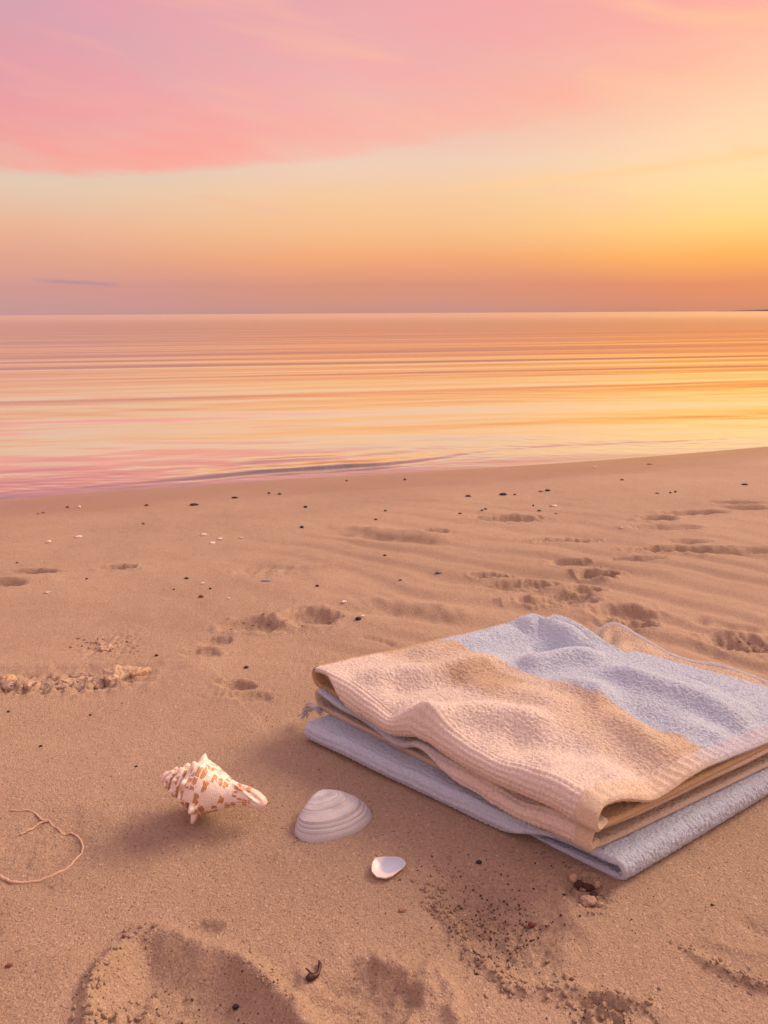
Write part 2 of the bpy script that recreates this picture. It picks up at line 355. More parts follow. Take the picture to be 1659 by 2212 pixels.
# ------------------------------------------------------------------ sea
def sea_material():
    n = NT('sea_water'); p = n.geo()
    ang = math.atan2(SHD[1], SHD[0]) * 0.7
    q = n.mapping(p, (1, 1, 1), (0, 0, -ang))
    sw = n.noise(n.mapping(q, (0.035, 0.36, 1)), 1.0, 2, 0.4, 0.8)
    sw2 = n.noise(n.mapping(q, (0.30, 1.5, 1), (0, 0, 0.03)), 1.0, 2, 0.5, 0.8)
    rp = n.noise(n.mapping(q, (2.0, 7.0, 1)), 1.0, 3, 0.55)
    h = n.math('ADD', n.math('ADD', n.math('MULTIPLY', sw, 0.075), n.math('MULTIPLY', n.noise(n.mapping(q, (0.05, 0.75, 1), loc=(3, 5, 0)), 1.0, 1, 0.4, 0.6), 0.030)), n.math('ADD', n.math('MULTIPLY', sw2, 0.007), n.math('MULTIPLY', rp, 0.0014)))
    nb = n.n('ShaderNodeBump', Height=h, Distance=1.0, Strength=1.0).outputs[0]
    sy0 = n.n('ShaderNodeSeparateXYZ', Vector=p).outputs[1]
    h = n.math('MULTIPLY', h, n.math('MINIMUM', 1.0, n.math('DIVIDE', 13.0, n.math('MAXIMUM', sy0, 1.0))))
    nb = n.n('ShaderNodeBump', Height=h, Distance=1.0, Strength=1.0).outputs[0]
    fr = n.n('ShaderNodeFresnel', IOR=1.6); n.put(fr.inputs['Normal'], nb)
    f = n.math('MULTIPLY', fr.outputs[0], 2.3, clamp=True)
    sy = n.n('ShaderNodeSeparateXYZ', Vector=p).outputs[1]
    rg = n.math('ADD', 0.05, n.math('MULTIPLY', n.math('POWER', n.math('DIVIDE', n.math('SUBTRACT', sy, 3.0), 120.0, clamp=True), 0.5), 0.10))
    gl = n.n('ShaderNodeBsdfGlossy', Color=(1, 0.93, 0.86, 1), Roughness=rg); n.put(gl.inputs['Normal'], nb)
    df = n.n('ShaderNodeBsdfDiffuse', Color=(0.085, 0.058, 0.045, 1))
    mx = n.n('ShaderNodeMixShader'); n.put(mx.inputs[0], f); n.put(mx.inputs[1], df.outputs[0]); n.put(mx.inputs[2], gl.outputs[0])
    fm = n.math('MULTIPLY', n.attr('foam').outputs['Fac'], n.ramp(n.noise(p, 38, 3, 0.6), [(0.50, 0), (0.58, 1)]))
    fd = n.n('ShaderNodeBsdfDiffuse', Color=(0.8, 0.74, 0.7, 1)); m2 = n.n('ShaderNodeMixShader'); n.put(m2.inputs[0], n.math('MULTIPLY', fm, 0.06, clamp=True)); n.put(m2.inputs[1], mx.outputs[0]); n.put(m2.inputs[2], fd.outputs[0])
    n.t.links.new(m2.outputs[0], n.out.inputs[0])
    return n.m
WL = smooth_pl([gp(*p) if False else at(*p, z=SEA_Z + 0.004)[:2] for p in [(-300, 1088), (-120, 1072), (0, 1062), (200, 1048), (420, 1031), (620, 1015), (720, 1010), (830, 1001), (940, 988), (1050, 972), (1200, 962), (1400, 953), (1659, 942), (1900, 932)]], 6)
SX = axis(-2.6, 3.4, lambda x: 0.016, (-20000, 20000), 1.14)
SY = axis(2.2, 6.0, lambda y: 0.008 * (y / 3.0) ** 1.5, (-20, 40000), 1.10)
SXX, SYY = np.meshgrid(SX, SY); x, y = SXX.ravel(), SYY.ravel()
zz = np.full(x.shape, SEA_Z)
k = (abs(x) < 6) & (y < 9)
d, sd, f = seg_dist(x[k] + 0.03 * pn(x[k] * 3, y[k] * 3, 30), y[k] + 0.02 * pn(x[k] * 5, y[k] * 5, 31), WL)
sg = d * sd
amp = 0.020 * (0.05 + 0.95 * np.exp(-((f - 0.34) / 0.10) ** 2) * (0.75 + 0.5 * pn(x[k] * 4, y[k] * 4, 36))) * sst(0, 0.05, f) * sst(1, 0.9, f)
wave = amp * np.where(sg < 0, np.exp(-(d / 0.015) ** 2), np.exp(-(d / 0.13) ** 2))
wave += amp * 0.4 * np.exp(-((sg - 0.28) / 0.06) ** 2) * (0.6 + pn(x[k] * 2, y[k] * 4, 32))
wave += amp * 0.5 * np.exp(-((sg + 0.07) / 0.02) ** 2) * (0.4 + pn(x[k] * 5, y[k] * 5, 35)) 
wave += 0.0012 * pn(x[k] * 9, y[k] * 22, 33) * np.exp(-(sg / 0.35) ** 2) + 0.002 * pn(x[k] * 1.5, y[k] * 5, 34)
fade = sst(0.02, -0.06, shore(x[k], y[k]))
zz[k] += np.maximum(wave * fade, -0.004)
foam = np.zeros(x.shape); foam[k] = np.exp(-((sg + 0.005) / 0.03) ** 2) * np.exp(-((f - 0.42) / 0.12) ** 2)
tri = grid_faces(len(SY), len(SX), flip=True)
cen_s = shore(x, y)[tri].min(1); tri = tri[cen_s < 1.0]
used = np.unique(tri); remap = np.full(len(x), -1); remap[used] = np.arange(len(used))
sea = mesh_obj('sea', np.stack([x, y, zz], 1)[used], remap[tri], sea_material(), attrs={'foam': foam[used]}); tag(sea, kind='structure')

# low far shore on the horizon, right
def far_shore():
    xs = np.linspace(0, 1, 90); V = []; F = []
    D = 9000.0
    for t in xs:
        px = 1568 + t * 420; d = ray(px, 670); sc_ = D / d[1]
        h = (2 + 15 * sst(0, 0.12, t)) * (0.6 + 0.5 * abs(pn(t * 14, 0.5, 40)) + 0.5 * sst(0.0, 0.4, t))
        X, Y = d[0] * sc_, D
        V += [(X, Y, -1), (X, Y + 30, h), (X, Y + 260, h * 0.8), (X, Y + 400, -1)]
    V = np.array(V); return V, grid_faces(90, 4)
V, F = far_shore()
fs = mesh_obj('far_shore', V, F, simple('far_land', (0.11, 0.065, 0.055), 0.9, 0.2, 0.01, 0.0)); tag(fs, kind='structure')

# ------------------------------------------------------------------ sky
SUN_AZ, SUN_EL = 58.0, 34.0
def L3(c): return tuple(((v / 255) / 12.92 if v / 255 <= 0.04045 else ((v / 255 + 0.055) / 1.055) ** 2.4) for v in c)
def world():
    w = bpy.data.worlds.new("World"); sc.world = w; w.use_nodes = True
    n = NT.__new__(NT); n.t = w.node_tree; bg = n.t.nodes['Background']
    gen = n.t.nodes.new('ShaderNodeTexCoord').outputs['Generated']
    sp = n.n('ShaderNodeSeparateXYZ', Vector=gen); X, Y, Z = sp.outputs
    el = n.math('MULTIPLY', n.math('ARCSINE', Z), 180 / math.pi)
    az = n.math('MULTIPLY', n.math('ARCTAN2', X, Y), 180 / math.pi)
    # wavy elevation so that bands are not ruled lines
    wob = n.noise(n.mapping(gen, (2.2, 2.2, 9)), 1.0, 3, 0.5)
    e2 = n.math('ADD', el, n.math('MULTIPLY', n.math('SUBTRACT', wob, 0.5), 1.6))
    f = n.math('DIVIDE', n.math('ADD', e2, 0.0), 90.0, clamp=True)
    f = n.math('POWER', f, 0.5)
    def P(e): return math.sqrt(max(e, 0) / 90)
    top = [(27, (222, 186, 186)), (42, (216, 209, 218)), (90, (200, 210, 236))]
    left = [(0, (190, 146, 146)), (1.9, (203, 148, 142)), (3.8, (219, 160, 138)), (5.7, (228, 175, 146)), (8.2, (222, 195, 172)), (10.3, (214, 191, 182)), (16, (200, 162, 174)), (20, (190, 160, 182))]
    midc = [(0, (192, 142, 132)), (1.9, (214, 145, 120)), (3.8, (237, 165, 118)), (5.7, (240, 185, 135)), (8.2, (240, 196, 154)), (10.3, (234, 201, 178)), (16, (226, 178, 172)), (20, (222, 165, 170))]
    rite = [(0, (196, 132, 108)), (1.9, (226, 140, 98)), (3.8, (250, 174, 88)), (5.7, (253, 206, 126)), (8.2, (252, 216, 158)), (10.3, (250, 212, 168)), (16, (249, 198, 168)), (20, (246, 172, 158))]
    def rp(st): return n.ramp(f, [(P(e), L3(c)) for e, c in st + top])
    cl, cm, cr = rp(left), rp(midc), rp(rite)
    mr = n.n('ShaderNodeMapRange'); n.put(mr.inputs[0], az); mr.inputs[1].default_value = -27; mr.inputs[2].default_value = 0; mr.interpolation_type = 'SMOOTHSTEP'
    ms = n.n('ShaderNodeMapRange'); n.put(ms.inputs[0], az); ms.inputs[1].default_value = 2; ms.inputs[2].default_value = 28; ms.interpolation_type = 'SMOOTHSTEP'
    far = n.n('ShaderNodeMapRange'); n.put(far.inputs[0], az); far.inputs[1].default_value = 55; far.inputs[2].default_value = 110; far.interpolation_type = 'SMOOTHSTEP'
    base = n.mix(mr.outputs[0], cl, cm); base = n.mix(ms.outputs[0], base, cr); base = n.mix(far.outputs[0], base, cl)
    # pink cloud sheet: everything above a slanting edge
    tl = n.mapping(gen, (1, 1, 1), (0, R(-9), 0))
    n1 = n.noise(n.mapping(tl, (1.6, 1.6, 9)), 1.6, 4, 0.55, 0.3); n2 = n.noise(n.mapping(tl, (3, 3, 22), loc=(4, 1, 2)), 1.4, 3, 0.5, 0.3)
    azc = n.math('MAXIMUM', n.math('MINIMUM', az, 45.0), -45.0)
    edge = n.math('ADD', 10.9, n.math('ADD', n.math('MULTIPLY', azc, 0.115), n.math('MULTIPLY', n.math('MULTIPLY', azc, azc), 0.0012)))
    dlt = n.math('ADD', n.math('SUBTRACT', el, edge), n.math('MULTIPLY', n.math('SUBTRACT', n1, 0.5), 1.1))
    n3 = n.noise(n.mapping(tl, (7, 7, 40), loc=(2, 6, 1)), 1.5, 4, 0.6, 0.4); dlt = n.math('ADD', dlt, n.math('MULTIPLY', n.math('SUBTRACT', n3, 0.5), 0.9))
    body = n.ramp(n.math('DIVIDE', n.math('ADD', dlt, 2.0), 14.0, clamp=True), [(0.0, 0), (0.125, 0.0), (0.165, 0.85), (0.22, 1.0), (0.55, 0.9), (1, 0.6)])
    body2 = n.ramp(n.math('DIVIDE', n.math('ADD', dlt, 3.0), 14.0, clamp=True), [(0.0, 0), (0.06, 0.0), (0.34, 0.85), (0.7, 0.95), (1, 0.6)])
    body = n.mix(n.math('DIVIDE', n.math('ADD', az, 4.0), 24.0, clamp=True), body, body2)
    soft = n.ramp(n1, [(0.30, 0.45), (0.55, 1)])
    cm1 = n.math('MULTIPLY', body, soft)
    azf = n.math('DIVIDE', n.math('ADD', azc, 30.0), 60.0, clamp=True)
    pink = n.ramp(azf, [(0.0, L3((246, 148, 136))), (0.45, L3((246, 170, 156))), (1.0, L3((250, 184, 152)))])
    highp = n.ramp(azf, [(0.0, L3((222, 150, 160))), (0.45, L3((242, 164, 166))), (1.0, L3((246, 164, 152)))])
    pk = n.mix(n.ramp(n.math('DIVIDE', dlt, 9.0, clamp=True), [(0.05, 0), (0.6, 1)]), pink, highp)
    col = n.mix(n.math('MULTIPLY', cm1, 0.95), base, pk)
    # thin streaks
    st = n.math('MULTIPLY', n.ramp(n2, [(0.56, 0), (0.70, 0.5)]), n.ramp(n.math('DIVIDE', el, 30.0, clamp=True), [(0.12, 0), (0.28, 1), (0.8, 1)]))
    col = n.mix(st, col, n.ramp(azf, [(0.0, L3((232, 160, 158))), (0.6, L3((246, 188, 160))), (1.0, L3((255, 205, 150)))]))
    # one orange streak at right, one grey wisp at left
    def streak(e0, slope, a0, a1, th, colr, amt):
        c = n.math('SUBTRACT', el, n.math('ADD', e0, n.math('MULTIPLY', n.math('SUBTRACT', az, a0), slope)))
        c = n.math('ADD', c, n.math('MULTIPLY', n.math('SUBTRACT', wob, 0.5), 0.8))
        g = n.math('POWER', 2.718, n.math('MULTIPLY', n.math('POWER', n.math('DIVIDE', n.math('ABSOLUTE', c), th), 2.0), -1.0))
        t = n.math('DIVIDE', n.math('SUBTRACT', az, a0), a1 - a0, clamp=True)
        return n.mix(n.math('MULTIPLY', g, n.ramp(t, [(0, 0), (0.3, amt), (0.8, amt), (1, 0 if a1 < 20 else amt)])), None_fix(col), L3(colr))
    def None_fix(c): return c
    col = streak(8.3, 0.055, 0, 45, 0.30, (252, 203, 146), 0.55)
    col = streak(2.35, -0.06, -24.5, -18.5, 0.13, (178, 138, 148), 0.8)
    # glow where the sun is, just out of frame
    sd_ = (math.sin(R(33)) * math.cos(R(6)), math.cos(R(33)) * math.cos(R(6)), math.sin(R(6)))
    dp = n.n('ShaderNodeVectorMath', operation='DOT_PRODUCT'); n.put(dp.inputs[0], gen); dp.inputs[1].default_value = sd_
    glow = n.math('POWER', n.math('MAXIMUM', dp.outputs['Value'], 0.0), 60.0)
    col = n.mix(n.math('MULTIPLY', glow, 0.04), col, (1.0, 0.80, 0.40), 'ADD')
    n.t.links.new(col, bg.inputs[0]); up_ = n.n('ShaderNodeMapRange'); n.put(up_.inputs[0], el); up_.interpolation_type = 'SMOOTHSTEP'
    for i_, v_ in ((1, 24), (2, 48), (3, 1.0), (4, 1.14)): up_.inputs[i_].default_value = v_
    n.t.links.new(up_.outputs[0], bg.inputs[1])
world()
sun_d = bpy.data.lights.new('sun', 'SUN'); sun_d.energy = 3.7; sun_d.angle = R(30); sun_d.color = (1.0, 0.71, 0.50)
sun = bpy.data.objects.new('sun', sun_d); C.objects.link(sun)
sv = Vector((math.sin(R(SUN_AZ)) * math.cos(R(SUN_EL)), math.cos(R(SUN_AZ)) * math.cos(R(SUN_EL)), math.sin(R(SUN_EL))))
sun.rotation_euler = sv.to_track_quat('Z', 'Y').to_euler()

# ------------------------------------------------------------------ towel
def terry_material():
    n = NT('terry_cloth'); r = n.attr('col_r').outputs['Fac']; g = n.attr('col_g').outputs['Fac']; b = n.attr('col_b').outputs['Fac']
    c = n.n('ShaderNodeCombineColor'); n.put(c.inputs[0], r); n.put(c.inputs[1], g); n.put(c.inputs[2], b)
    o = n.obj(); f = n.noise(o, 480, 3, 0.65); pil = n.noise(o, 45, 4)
    col = n.mix(n.ramp(f, [(0.36, 0.34), (0.58, 0)]), c.outputs[0], n.mix(1.0, c.outputs[0], (0.55, 0.48, 0.45), 'MULTIPLY'))  # shade between the terry loops put into the colour, following the bump noise
    col = n.mix(n.ramp(pil, [(0.35, 0.12), (0.65, 0)]), col, n.mix(1.0, col, (0.8, 0.75, 0.7), 'MULTIPLY'))
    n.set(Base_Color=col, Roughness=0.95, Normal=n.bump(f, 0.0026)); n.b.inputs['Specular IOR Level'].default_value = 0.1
    n.b.inputs['Sheen Weight'].default_value = 0.45; n.b.inputs['Sheen Roughness'].default_value = 0.4; n.b.inputs['Sheen Tint'].default_value = (1, 0.9, 0.85, 1)
    return n.m
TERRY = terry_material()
def tw(px, py, h): return at(px, py, z=h)
BLUE = (0.60, 0.73, 0.87); BEIGE = (0.71, 0.57, 0.41); PEACH = (0.86, 0.77, 0.67); SAGE = (0.60, 0.60, 0.60); GOLD = (0.60, 0.42, 0.22); LAV = (0.60, 0.71, 0.86); CREAM = (0.78, 0.66, 0.50)

def solid_sheet(name, P, t, disp, col, parent, edge=(1, 1, 1, 1), fuzz=0):
    """thick cloth from a mid surface P (n,m,3); disp pushes both faces out; col (n,m,3)"""
    n, m = P.shape[:2]
    du = np.gradient(P, axis=0); dv = np.gradient(P, axis=1); N = np.cross(du, dv); N /= np.linalg.norm(N, axis=2, keepdims=True) + 1e-12
    su = np.concatenate([np.zeros((1, m)), np.cumsum(np.linalg.norm(np.diff(P, axis=0), axis=2), 0)]); svv = np.concatenate([np.zeros((n, 1)), np.cumsum(np.linalg.norm(np.diff(P, axis=1), axis=2), 1)], 1)
    d = np.minimum(np.minimum(su if edge[0] else 9, su[-1:] - su if edge[1] else 9), np.minimum(svv if edge[2] else 9, svv[:, -1:] - svv if edge[3] else 9))
    e = np.clip(d / (t / 2), 0, 1); hw = t / 2 * np.sqrt(np.clip(1 - (1 - e) ** 2, 0, 1))
    dd = disp * np.clip(d / (t / 2), 0, 1)
    A = P + N * (hw + dd)[..., None]; B = P - N * (hw + dd)[..., None]
    V = np.concatenate([A.reshape(-1, 3), B.reshape(-1, 3)]); F = np.concatenate([grid_faces(n, m), grid_faces(n, m, n * m, flip=True)])
    cc = np.concatenate([col.reshape(-1, 3), col.reshape(-1, 3)])
    if fuzz:
        # stray pile fibres standing off both faces
        rg_ = np.random.default_rng(n * 7 + m); nf = int(fuzz); ii = rg_.integers(0, n, nf); jj = rg_.integers(0, m, nf); sd_ = rg_.choice([-1.0, 1.0], nf)
        dirv = N[ii, jj] * sd_[:, None] + rg_.normal(0, 0.55, (nf, 3)); dirv /= np.linalg.norm(dirv, axis=1, keepdims=True); ln = rg_.uniform(0.0016, 0.0040, nf)[:, None]
        base = np.where(sd_[:, None] > 0, A[ii, jj], B[ii, jj]) - dirv * 0.0004; sidev = np.cross(dirv, rg_.normal(0, 1, (nf, 3))); sidev /= np.linalg.norm(sidev, axis=1, keepdims=True) + 1e-9
        mid = base + dirv * ln * 0.55 + rg_.normal(0, 0.0003, (nf, 3)); kite = np.stack([base, mid + sidev * 0.00016, base + dirv * ln + rg_.normal(0, 0.0005, (nf, 3)), mid - sidev * 0.00016], 1).reshape(-1, 3)
        F = np.concatenate([F, np.arange(nf * 4).reshape(-1, 4) + len(V)]); V = np.concatenate([V, kite]); cc = np.concatenate([cc, np.repeat(col[ii, jj], 4, 0)])
    V[:, 2] = np.maximum(V[:, 2], 0.0005)
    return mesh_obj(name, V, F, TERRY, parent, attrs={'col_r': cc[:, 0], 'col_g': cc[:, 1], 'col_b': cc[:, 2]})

def terry_disp(s, q, rows, amp=0.0031, seed=0):
    """loops: s, q metres along the cloth; rows 0..1 blends to ribbed rows of beads along s"""
    wx = s + 0.0025 * pn(s * 90, q * 90, seed + 50); wy = q + 0.0025 * pn(s * 90, q * 90, seed + 51)
    tw_ = 0.5 + 0.5 * np.sign(pn(s * 38, q * 38, seed + 55)); a = np.where(tw_ > 0.5, wx, wy); b = np.where(tw_ > 0.5, wy, wx)
    maze = np.minimum(np.abs(pn(wx * 190, wy * 190, seed + 52)) * 4.5, 1.0)
    bead = 1 - np.clip(cells(a * 210, b * 330, seed) * 1.25, 0, 1) ** 2
    loops = 0.55 * bead + 0.45 * maze - 0.55
    ph = q / 0.0056 + 0.45 * pn(s * 26, q * 26, seed + 53); rowi = np.floor(ph)
    rib = np.abs(np.sin(np.pi * ph))
    seg = np.abs(np.sin(np.pi * (s / 0.0062 + rowi * 0.37 + 0.9 * pn(s * 60, rowi * 3.3, seed + 54)))) ** 0.8
    rws = 0.85 * rib * (0.30 + 0.70 * seg) - 0.45
    return amp * (0.82 * loops * (1 - rows) + rws * rows)

def bil(c, a, b):
    L, N, Rr, B = c
    return ((1 - a) * (1 - b))[..., None] * L + (a * (1 - b))[..., None] * N + (a * b)[..., None] * Rr + ((1 - a) * b)[..., None] * B

def fold(name, corners, ztop, zbot, curl, wr, colf, parent, t=0.0082, res=0.0011, mirror=False, seed=0, a0=0.0, a1=1.0, top_only=False, extra=0.0, edge=(1, 1, 1, 1), dfun=None, wavy=None):
    """cloth folded round its a=0 end (L-B side): top sheet, round end, bottom sheet; the b=0 edge of the top sheet curls under by curl(a) radians"""
    L, N, Rr, B = [np.array(c, float)[:2] for c in corners]
    r = (ztop - zbot) / 2; rc = r * 0.86
    lenu = np.linalg.norm(N - L); lenv = np.linalg.norm(B - L)
    U = (N - L) / lenu; nb = np.array([U[1], -U[0]])
    if nb @ (B - L) > 0: nb = -nb
    if mirror: L, N, Rr, B = N, L, B, Rr; U = -U
    na = max(int(lenu * (a1 - a0) / res), 4)
    at_ = np.linspace(a1, a0, na); path = [(a, 0.0, 0) for a in at_]
    if not top_only:
        k = max(int(math.pi * r / res), 10); path += [(0.0, al, 1) for al in np.linspace(0, math.pi, k + 1)[1:]]
        path += [(a, math.pi, 2) for a in np.linspace(0, 1, int(lenu / (res * 1.6)))[1:]]
    path = np.array(path)
    CL = rc * math.pi + 0.012
    nc = int(CL / res); nbn = int(lenv / res)
    q = np.concatenate([np.linspace(-CL, 0, nc, endpoint=False), np.linspace(0, lenv, nbn)])
    A = path[:, 0][:, None] + 0 * q[None, :]; AL = path[:, 1][:, None] + 0 * q[None, :]; KD = path[:, 2][:, None] + 0 * q[None, :]
    Q = q[None, :] + 0 * A
    th = curl(A) * (KD == 0)                                   # curl angle allowed here
    cq = np.clip(-Q, 0, None); ang = np.minimum(cq / rc, th); rest = np.where(th > 3.1, np.clip(cq / rc - th, 0, None) * rc, 0.0)
    bb = np.clip(Q, 0, None) / lenv
    # cloth that is not curled: the spare strip collapses to a thin band at the edge
    XY = bil((L, N, Rr, B), A, bb)
    out = np.sin(ang) * rc + np.cos(ang) * rest
    if wavy is not None: out = out + wavy(A) * np.exp(-bb * lenv / 0.05)
    inset = np.where(KD > 0, np.where(KD == 1, np.sin(AL) * 0.0 + 0.006 * (1 - np.cos(AL)) / 2, 0.006), 0.0) * np.exp(-bb * lenv / 0.03)
    XY = XY + nb * (out - inset)[..., None] - U * (np.sin(AL) * r)[..., None]
    wz = wr(XY[..., 0], XY[..., 1], A, bb)
    z = ztop - (1 - np.cos(ang)) * rc - (1 - np.cos(AL)) * r + np.where(KD == 0, wz, np.where(KD == 1, wz * (1 + np.cos(AL)) / 2, 0)) * np.where(th > 3.1, 0.45 + 0.55 * np.cos(np.minimum(ang, math.pi / 2)), 1)
    P = np.concatenate([XY, z[..., None]], 2)
    uncurled = (cq > 0) & (cq / rc > th) & (th <= 3.1)
    # collapse unused strip
    S = np.concatenate([[0], np.cumsum(np.linalg.norm(np.diff(path[:, :1] * lenu, axis=0), axis=1) + np.abs(np.diff(path[:, 1])) * r)])[:, None] + 0 * Q
    rows = np.clip(sst(0.010, -0.004, Q + 0.006 * pn(S * 30, Q * 30, 76)), 0, 1)
    disp = terry_disp(S, Q, 0.75 * rows, seed=seed) * np.where(uncurled, 0.0, 1) + extra
    if dfun is not None: disp = dfun(A, Q, lenv)
    col = colf(A, bb, KD, Q, S)
    return solid_sheet(name, P, t, disp, col, parent, edge=edge, fuzz=(4000 if top_only else 45000))

Lw = tw(688, 1468, 0.086); Nw = tw(1302, 1768, 0.082); Bw = tw(1138, 1344, 0.105); Rw = tw(1730, 1536, 0.098)
Lm = tw(690, 1523, 0.046); Nm = tw(1284, 1820, 0.046); Bm = tw(1204, 1338, 0.088); Rm = tw(1800, 1552, 0.062)
Lb = tw(668, 1570, 0.020); Nb = tw(1322, 1880, 0.016); Bb = tw(1236, 1380, 0.02); Rb = tw(1870, 1560, 0.015)
towel_c = (Lb + Nb + Bb + Rb) / 4
towel = empty('towel', (towel_c[0], towel_c[1], 0), 'folded terry towel in pale blue and beige stripes lying on the sand', 'towel')

def poly3(pts, z): return smooth_pl([tw(p[0], p[1], z)[:2] for p in pts], 5)
WR = [([(760, 1474), (860, 1466), (935, 1462), (1050, 1440), (1120, 1432)], 0.008, 0.016), ([(868, 1590), (905, 1572), (960, 1560), (1050, 1556), (1140, 1566), (1213, 1588)], 0.010, 0.018),
      ([(1300, 1452), (1397, 1482), (1494, 1502), (1575, 1532), (1660, 1552)], 0.009, 0.016), ([(1190, 1484), (1283, 1500), (1348, 1560), (1413, 1598), (1500, 1612)], 0.007, 0.018),
      ([(1120, 1448), (1180, 1436), (1240, 1427), (1310, 1428)], 0.009, 0.014), ([(1000, 1490), (1080, 1500), (1160, 1520), (1240, 1556)], 0.005, 0.02),
      ([(1140, 1650), (1240, 1640), (1340, 1665), (1400, 1690)], 0.006, 0.018), ([(1480, 1470), (1560, 1505), (1640, 1528)], 0.005, 0.012), ([(1420, 1570), (1500, 1560), (1600, 1580)], 0.004, 0.014),
      ([(1120, 1372), (1160, 1358), (1200, 1372), (1260, 1402)], 0.010, 0.018), ([(880, 1425), (960, 1410), (1050, 1385), (1120, 1362)], 0.005, 0.014)]
WR = [(poly3(p, 0.1), h, w) for p, h, w in WR]
VAL = [(poly3(p, 0.1), h, w) for p, h, w in [([(820, 1490), (920, 1485), (1020, 1470)], -0.005, 0.02), ([(1140, 1410), (1200, 1405), (1290, 1412)], -0.007, 0.016), ([(1290, 1530), (1380, 1545), (1480, 1575)], -0.007, 0.02), ([(880, 1600), (896, 1580), (905, 1560)], -0.010, 0.012), ([(1080, 1590), (1180, 1625), (1300, 1630)], -0.006, 0.022)]]
def wr_top(x, y, a, b):
    z = 0.004 * pn(x * 9, y * 9, 60) + 0.002 * pn(x * 22, y * 22, 61)
    for pts, h, w in WR + VAL:
        d, s_, f_ = seg_dist(x, y, pts); z = z + 1.75 * h * np.exp(-(d / (1.25 * w)) ** 2) * sst(0, 0.25, f_ + 0.05) * sst(1.05, 0.75, f_)
    z = z + 0.004 * sst(0.7, 1, b) * sst(1, 0.3, a) - 0.010 * np.exp(-((a - 0.62) / 0.22) ** 2) * sst(0.75, 1, b)
    z = z + np.exp(-b * 14) * (0.005 * np.sin(a * 15.0 + 0.6) - 0.013 * np.exp(-((a - 0.33) / 0.05) ** 2) + 0.006 * np.exp(-((a - 0.45) / 0.06) ** 2))
    return z - (0.018 + 0.004 * np.sin(b * 9)) * sst(0.62, 1, a) * sst(0.02, 0.25, b) - 0.003 * sst(0.85, 1, a) + 0.0016 * np.exp(-((a - 0.93) / 0.012) ** 2) * (-1)
def wr_edge(k, amp):
    def f(x, y, a, b): return amp * np.exp(-b * 10) * (np.sin(a * 13 + k) * 0.7 + np.sin(a * 27 + 2 * k) * 0.35 - 1.0 * np.exp(-((a - 0.36) / 0.06) ** 2)) + 0.003 * pn(x * 9, y * 9, 62 + k)
    return f
def blend(a, b, f): return np.asarray(a) * (1 - f[..., None]) + np.asarray(b) * f[..., None]
def col_top(a, b, kd, q, s):
    nz = 0.008 * pn(s * 60, q * 60, 70)
    c = blend(PEACH, BEIGE, sst(0.24, 0.30, b + nz) * (0.55 + 0.45 * sst(-0.2, 0.2, pn(s * 7, q * 7, 77)))); 
    c = blend(c, PEACH, 0.5 * sst(0.40, 0.60, a) * sst(0.5, 0.3, b))
    c = blend(c, (0.55, 0.40, 0.24), 0.6 * sst(0.30, 0.33, b + nz) * sst(0.50, 0.47, b + nz) * sst(0.22, 0.26, a + nz) * sst(0.47, 0.40, a + nz))
    c = c * (1 - sst(0.535, 0.565, b + nz))[..., None] + np.asarray(BLUE) * sst(0.535, 0.565, b + nz)[..., None]
    c = np.where((kd > 0)[..., None], np.asarray(GOLD) * 1.05, c)
    return c
def col_mid(a, b, kd, q, s):
    c = blend(LAV, PEACH, sst(0.28, 0.62, a + 0.1 * pn(s * 12, q * 12, 71)))
    c = np.where((b > 0.7)[..., None], np.asarray(BLUE), np.where((b > 0.06)[..., None], np.asarray(GOLD), c))
    return np.where((kd > 0)[..., None], np.asarray(CREAM) * 0.9, c)
def col_bot(a, b, kd, q, s):
    c = blend(BLUE, LAV, 0.5 + 0.5 * np.sin(s * 90 + 2 * pn(s * 20, q * 20, 72)) * 0.6)
    return c
fold('top_layer', (Lw, Nw, Rw, Bw), 0.101, 0.068, lambda a: 0.35 + 2.8 * sst(0.03, 0.24, a), wr_top, col_top, towel, seed=1)
fold('middle_layer', (Lm, Nm, Rm, Bm), 0.059, 0.036, lambda a: 0.25 + 2.9 * sst(0.35, 0.75, a), lambda x, y, a, b: wr_edge(1.1, 0.008)(x, y, a, b) + 0.030 * sst(0.75, 1.0, b) * (sst(0.32, 0.02, a) + 0.15 * sst(1.0, 0.3, a)), col_mid, towel, seed=2)
fold('bottom_layer', (Lb, Nb, Rb, Bb), 0.0245, 0.0045, lambda a: 0.15 + 3.0 * sst(0.12, 0.35, a), lambda x, y, a, b: 0.35 * wr_edge(2.3, 0.004)(x, y, a, b) + 0.002, col_bot, towel, seed=3, mirror=True)

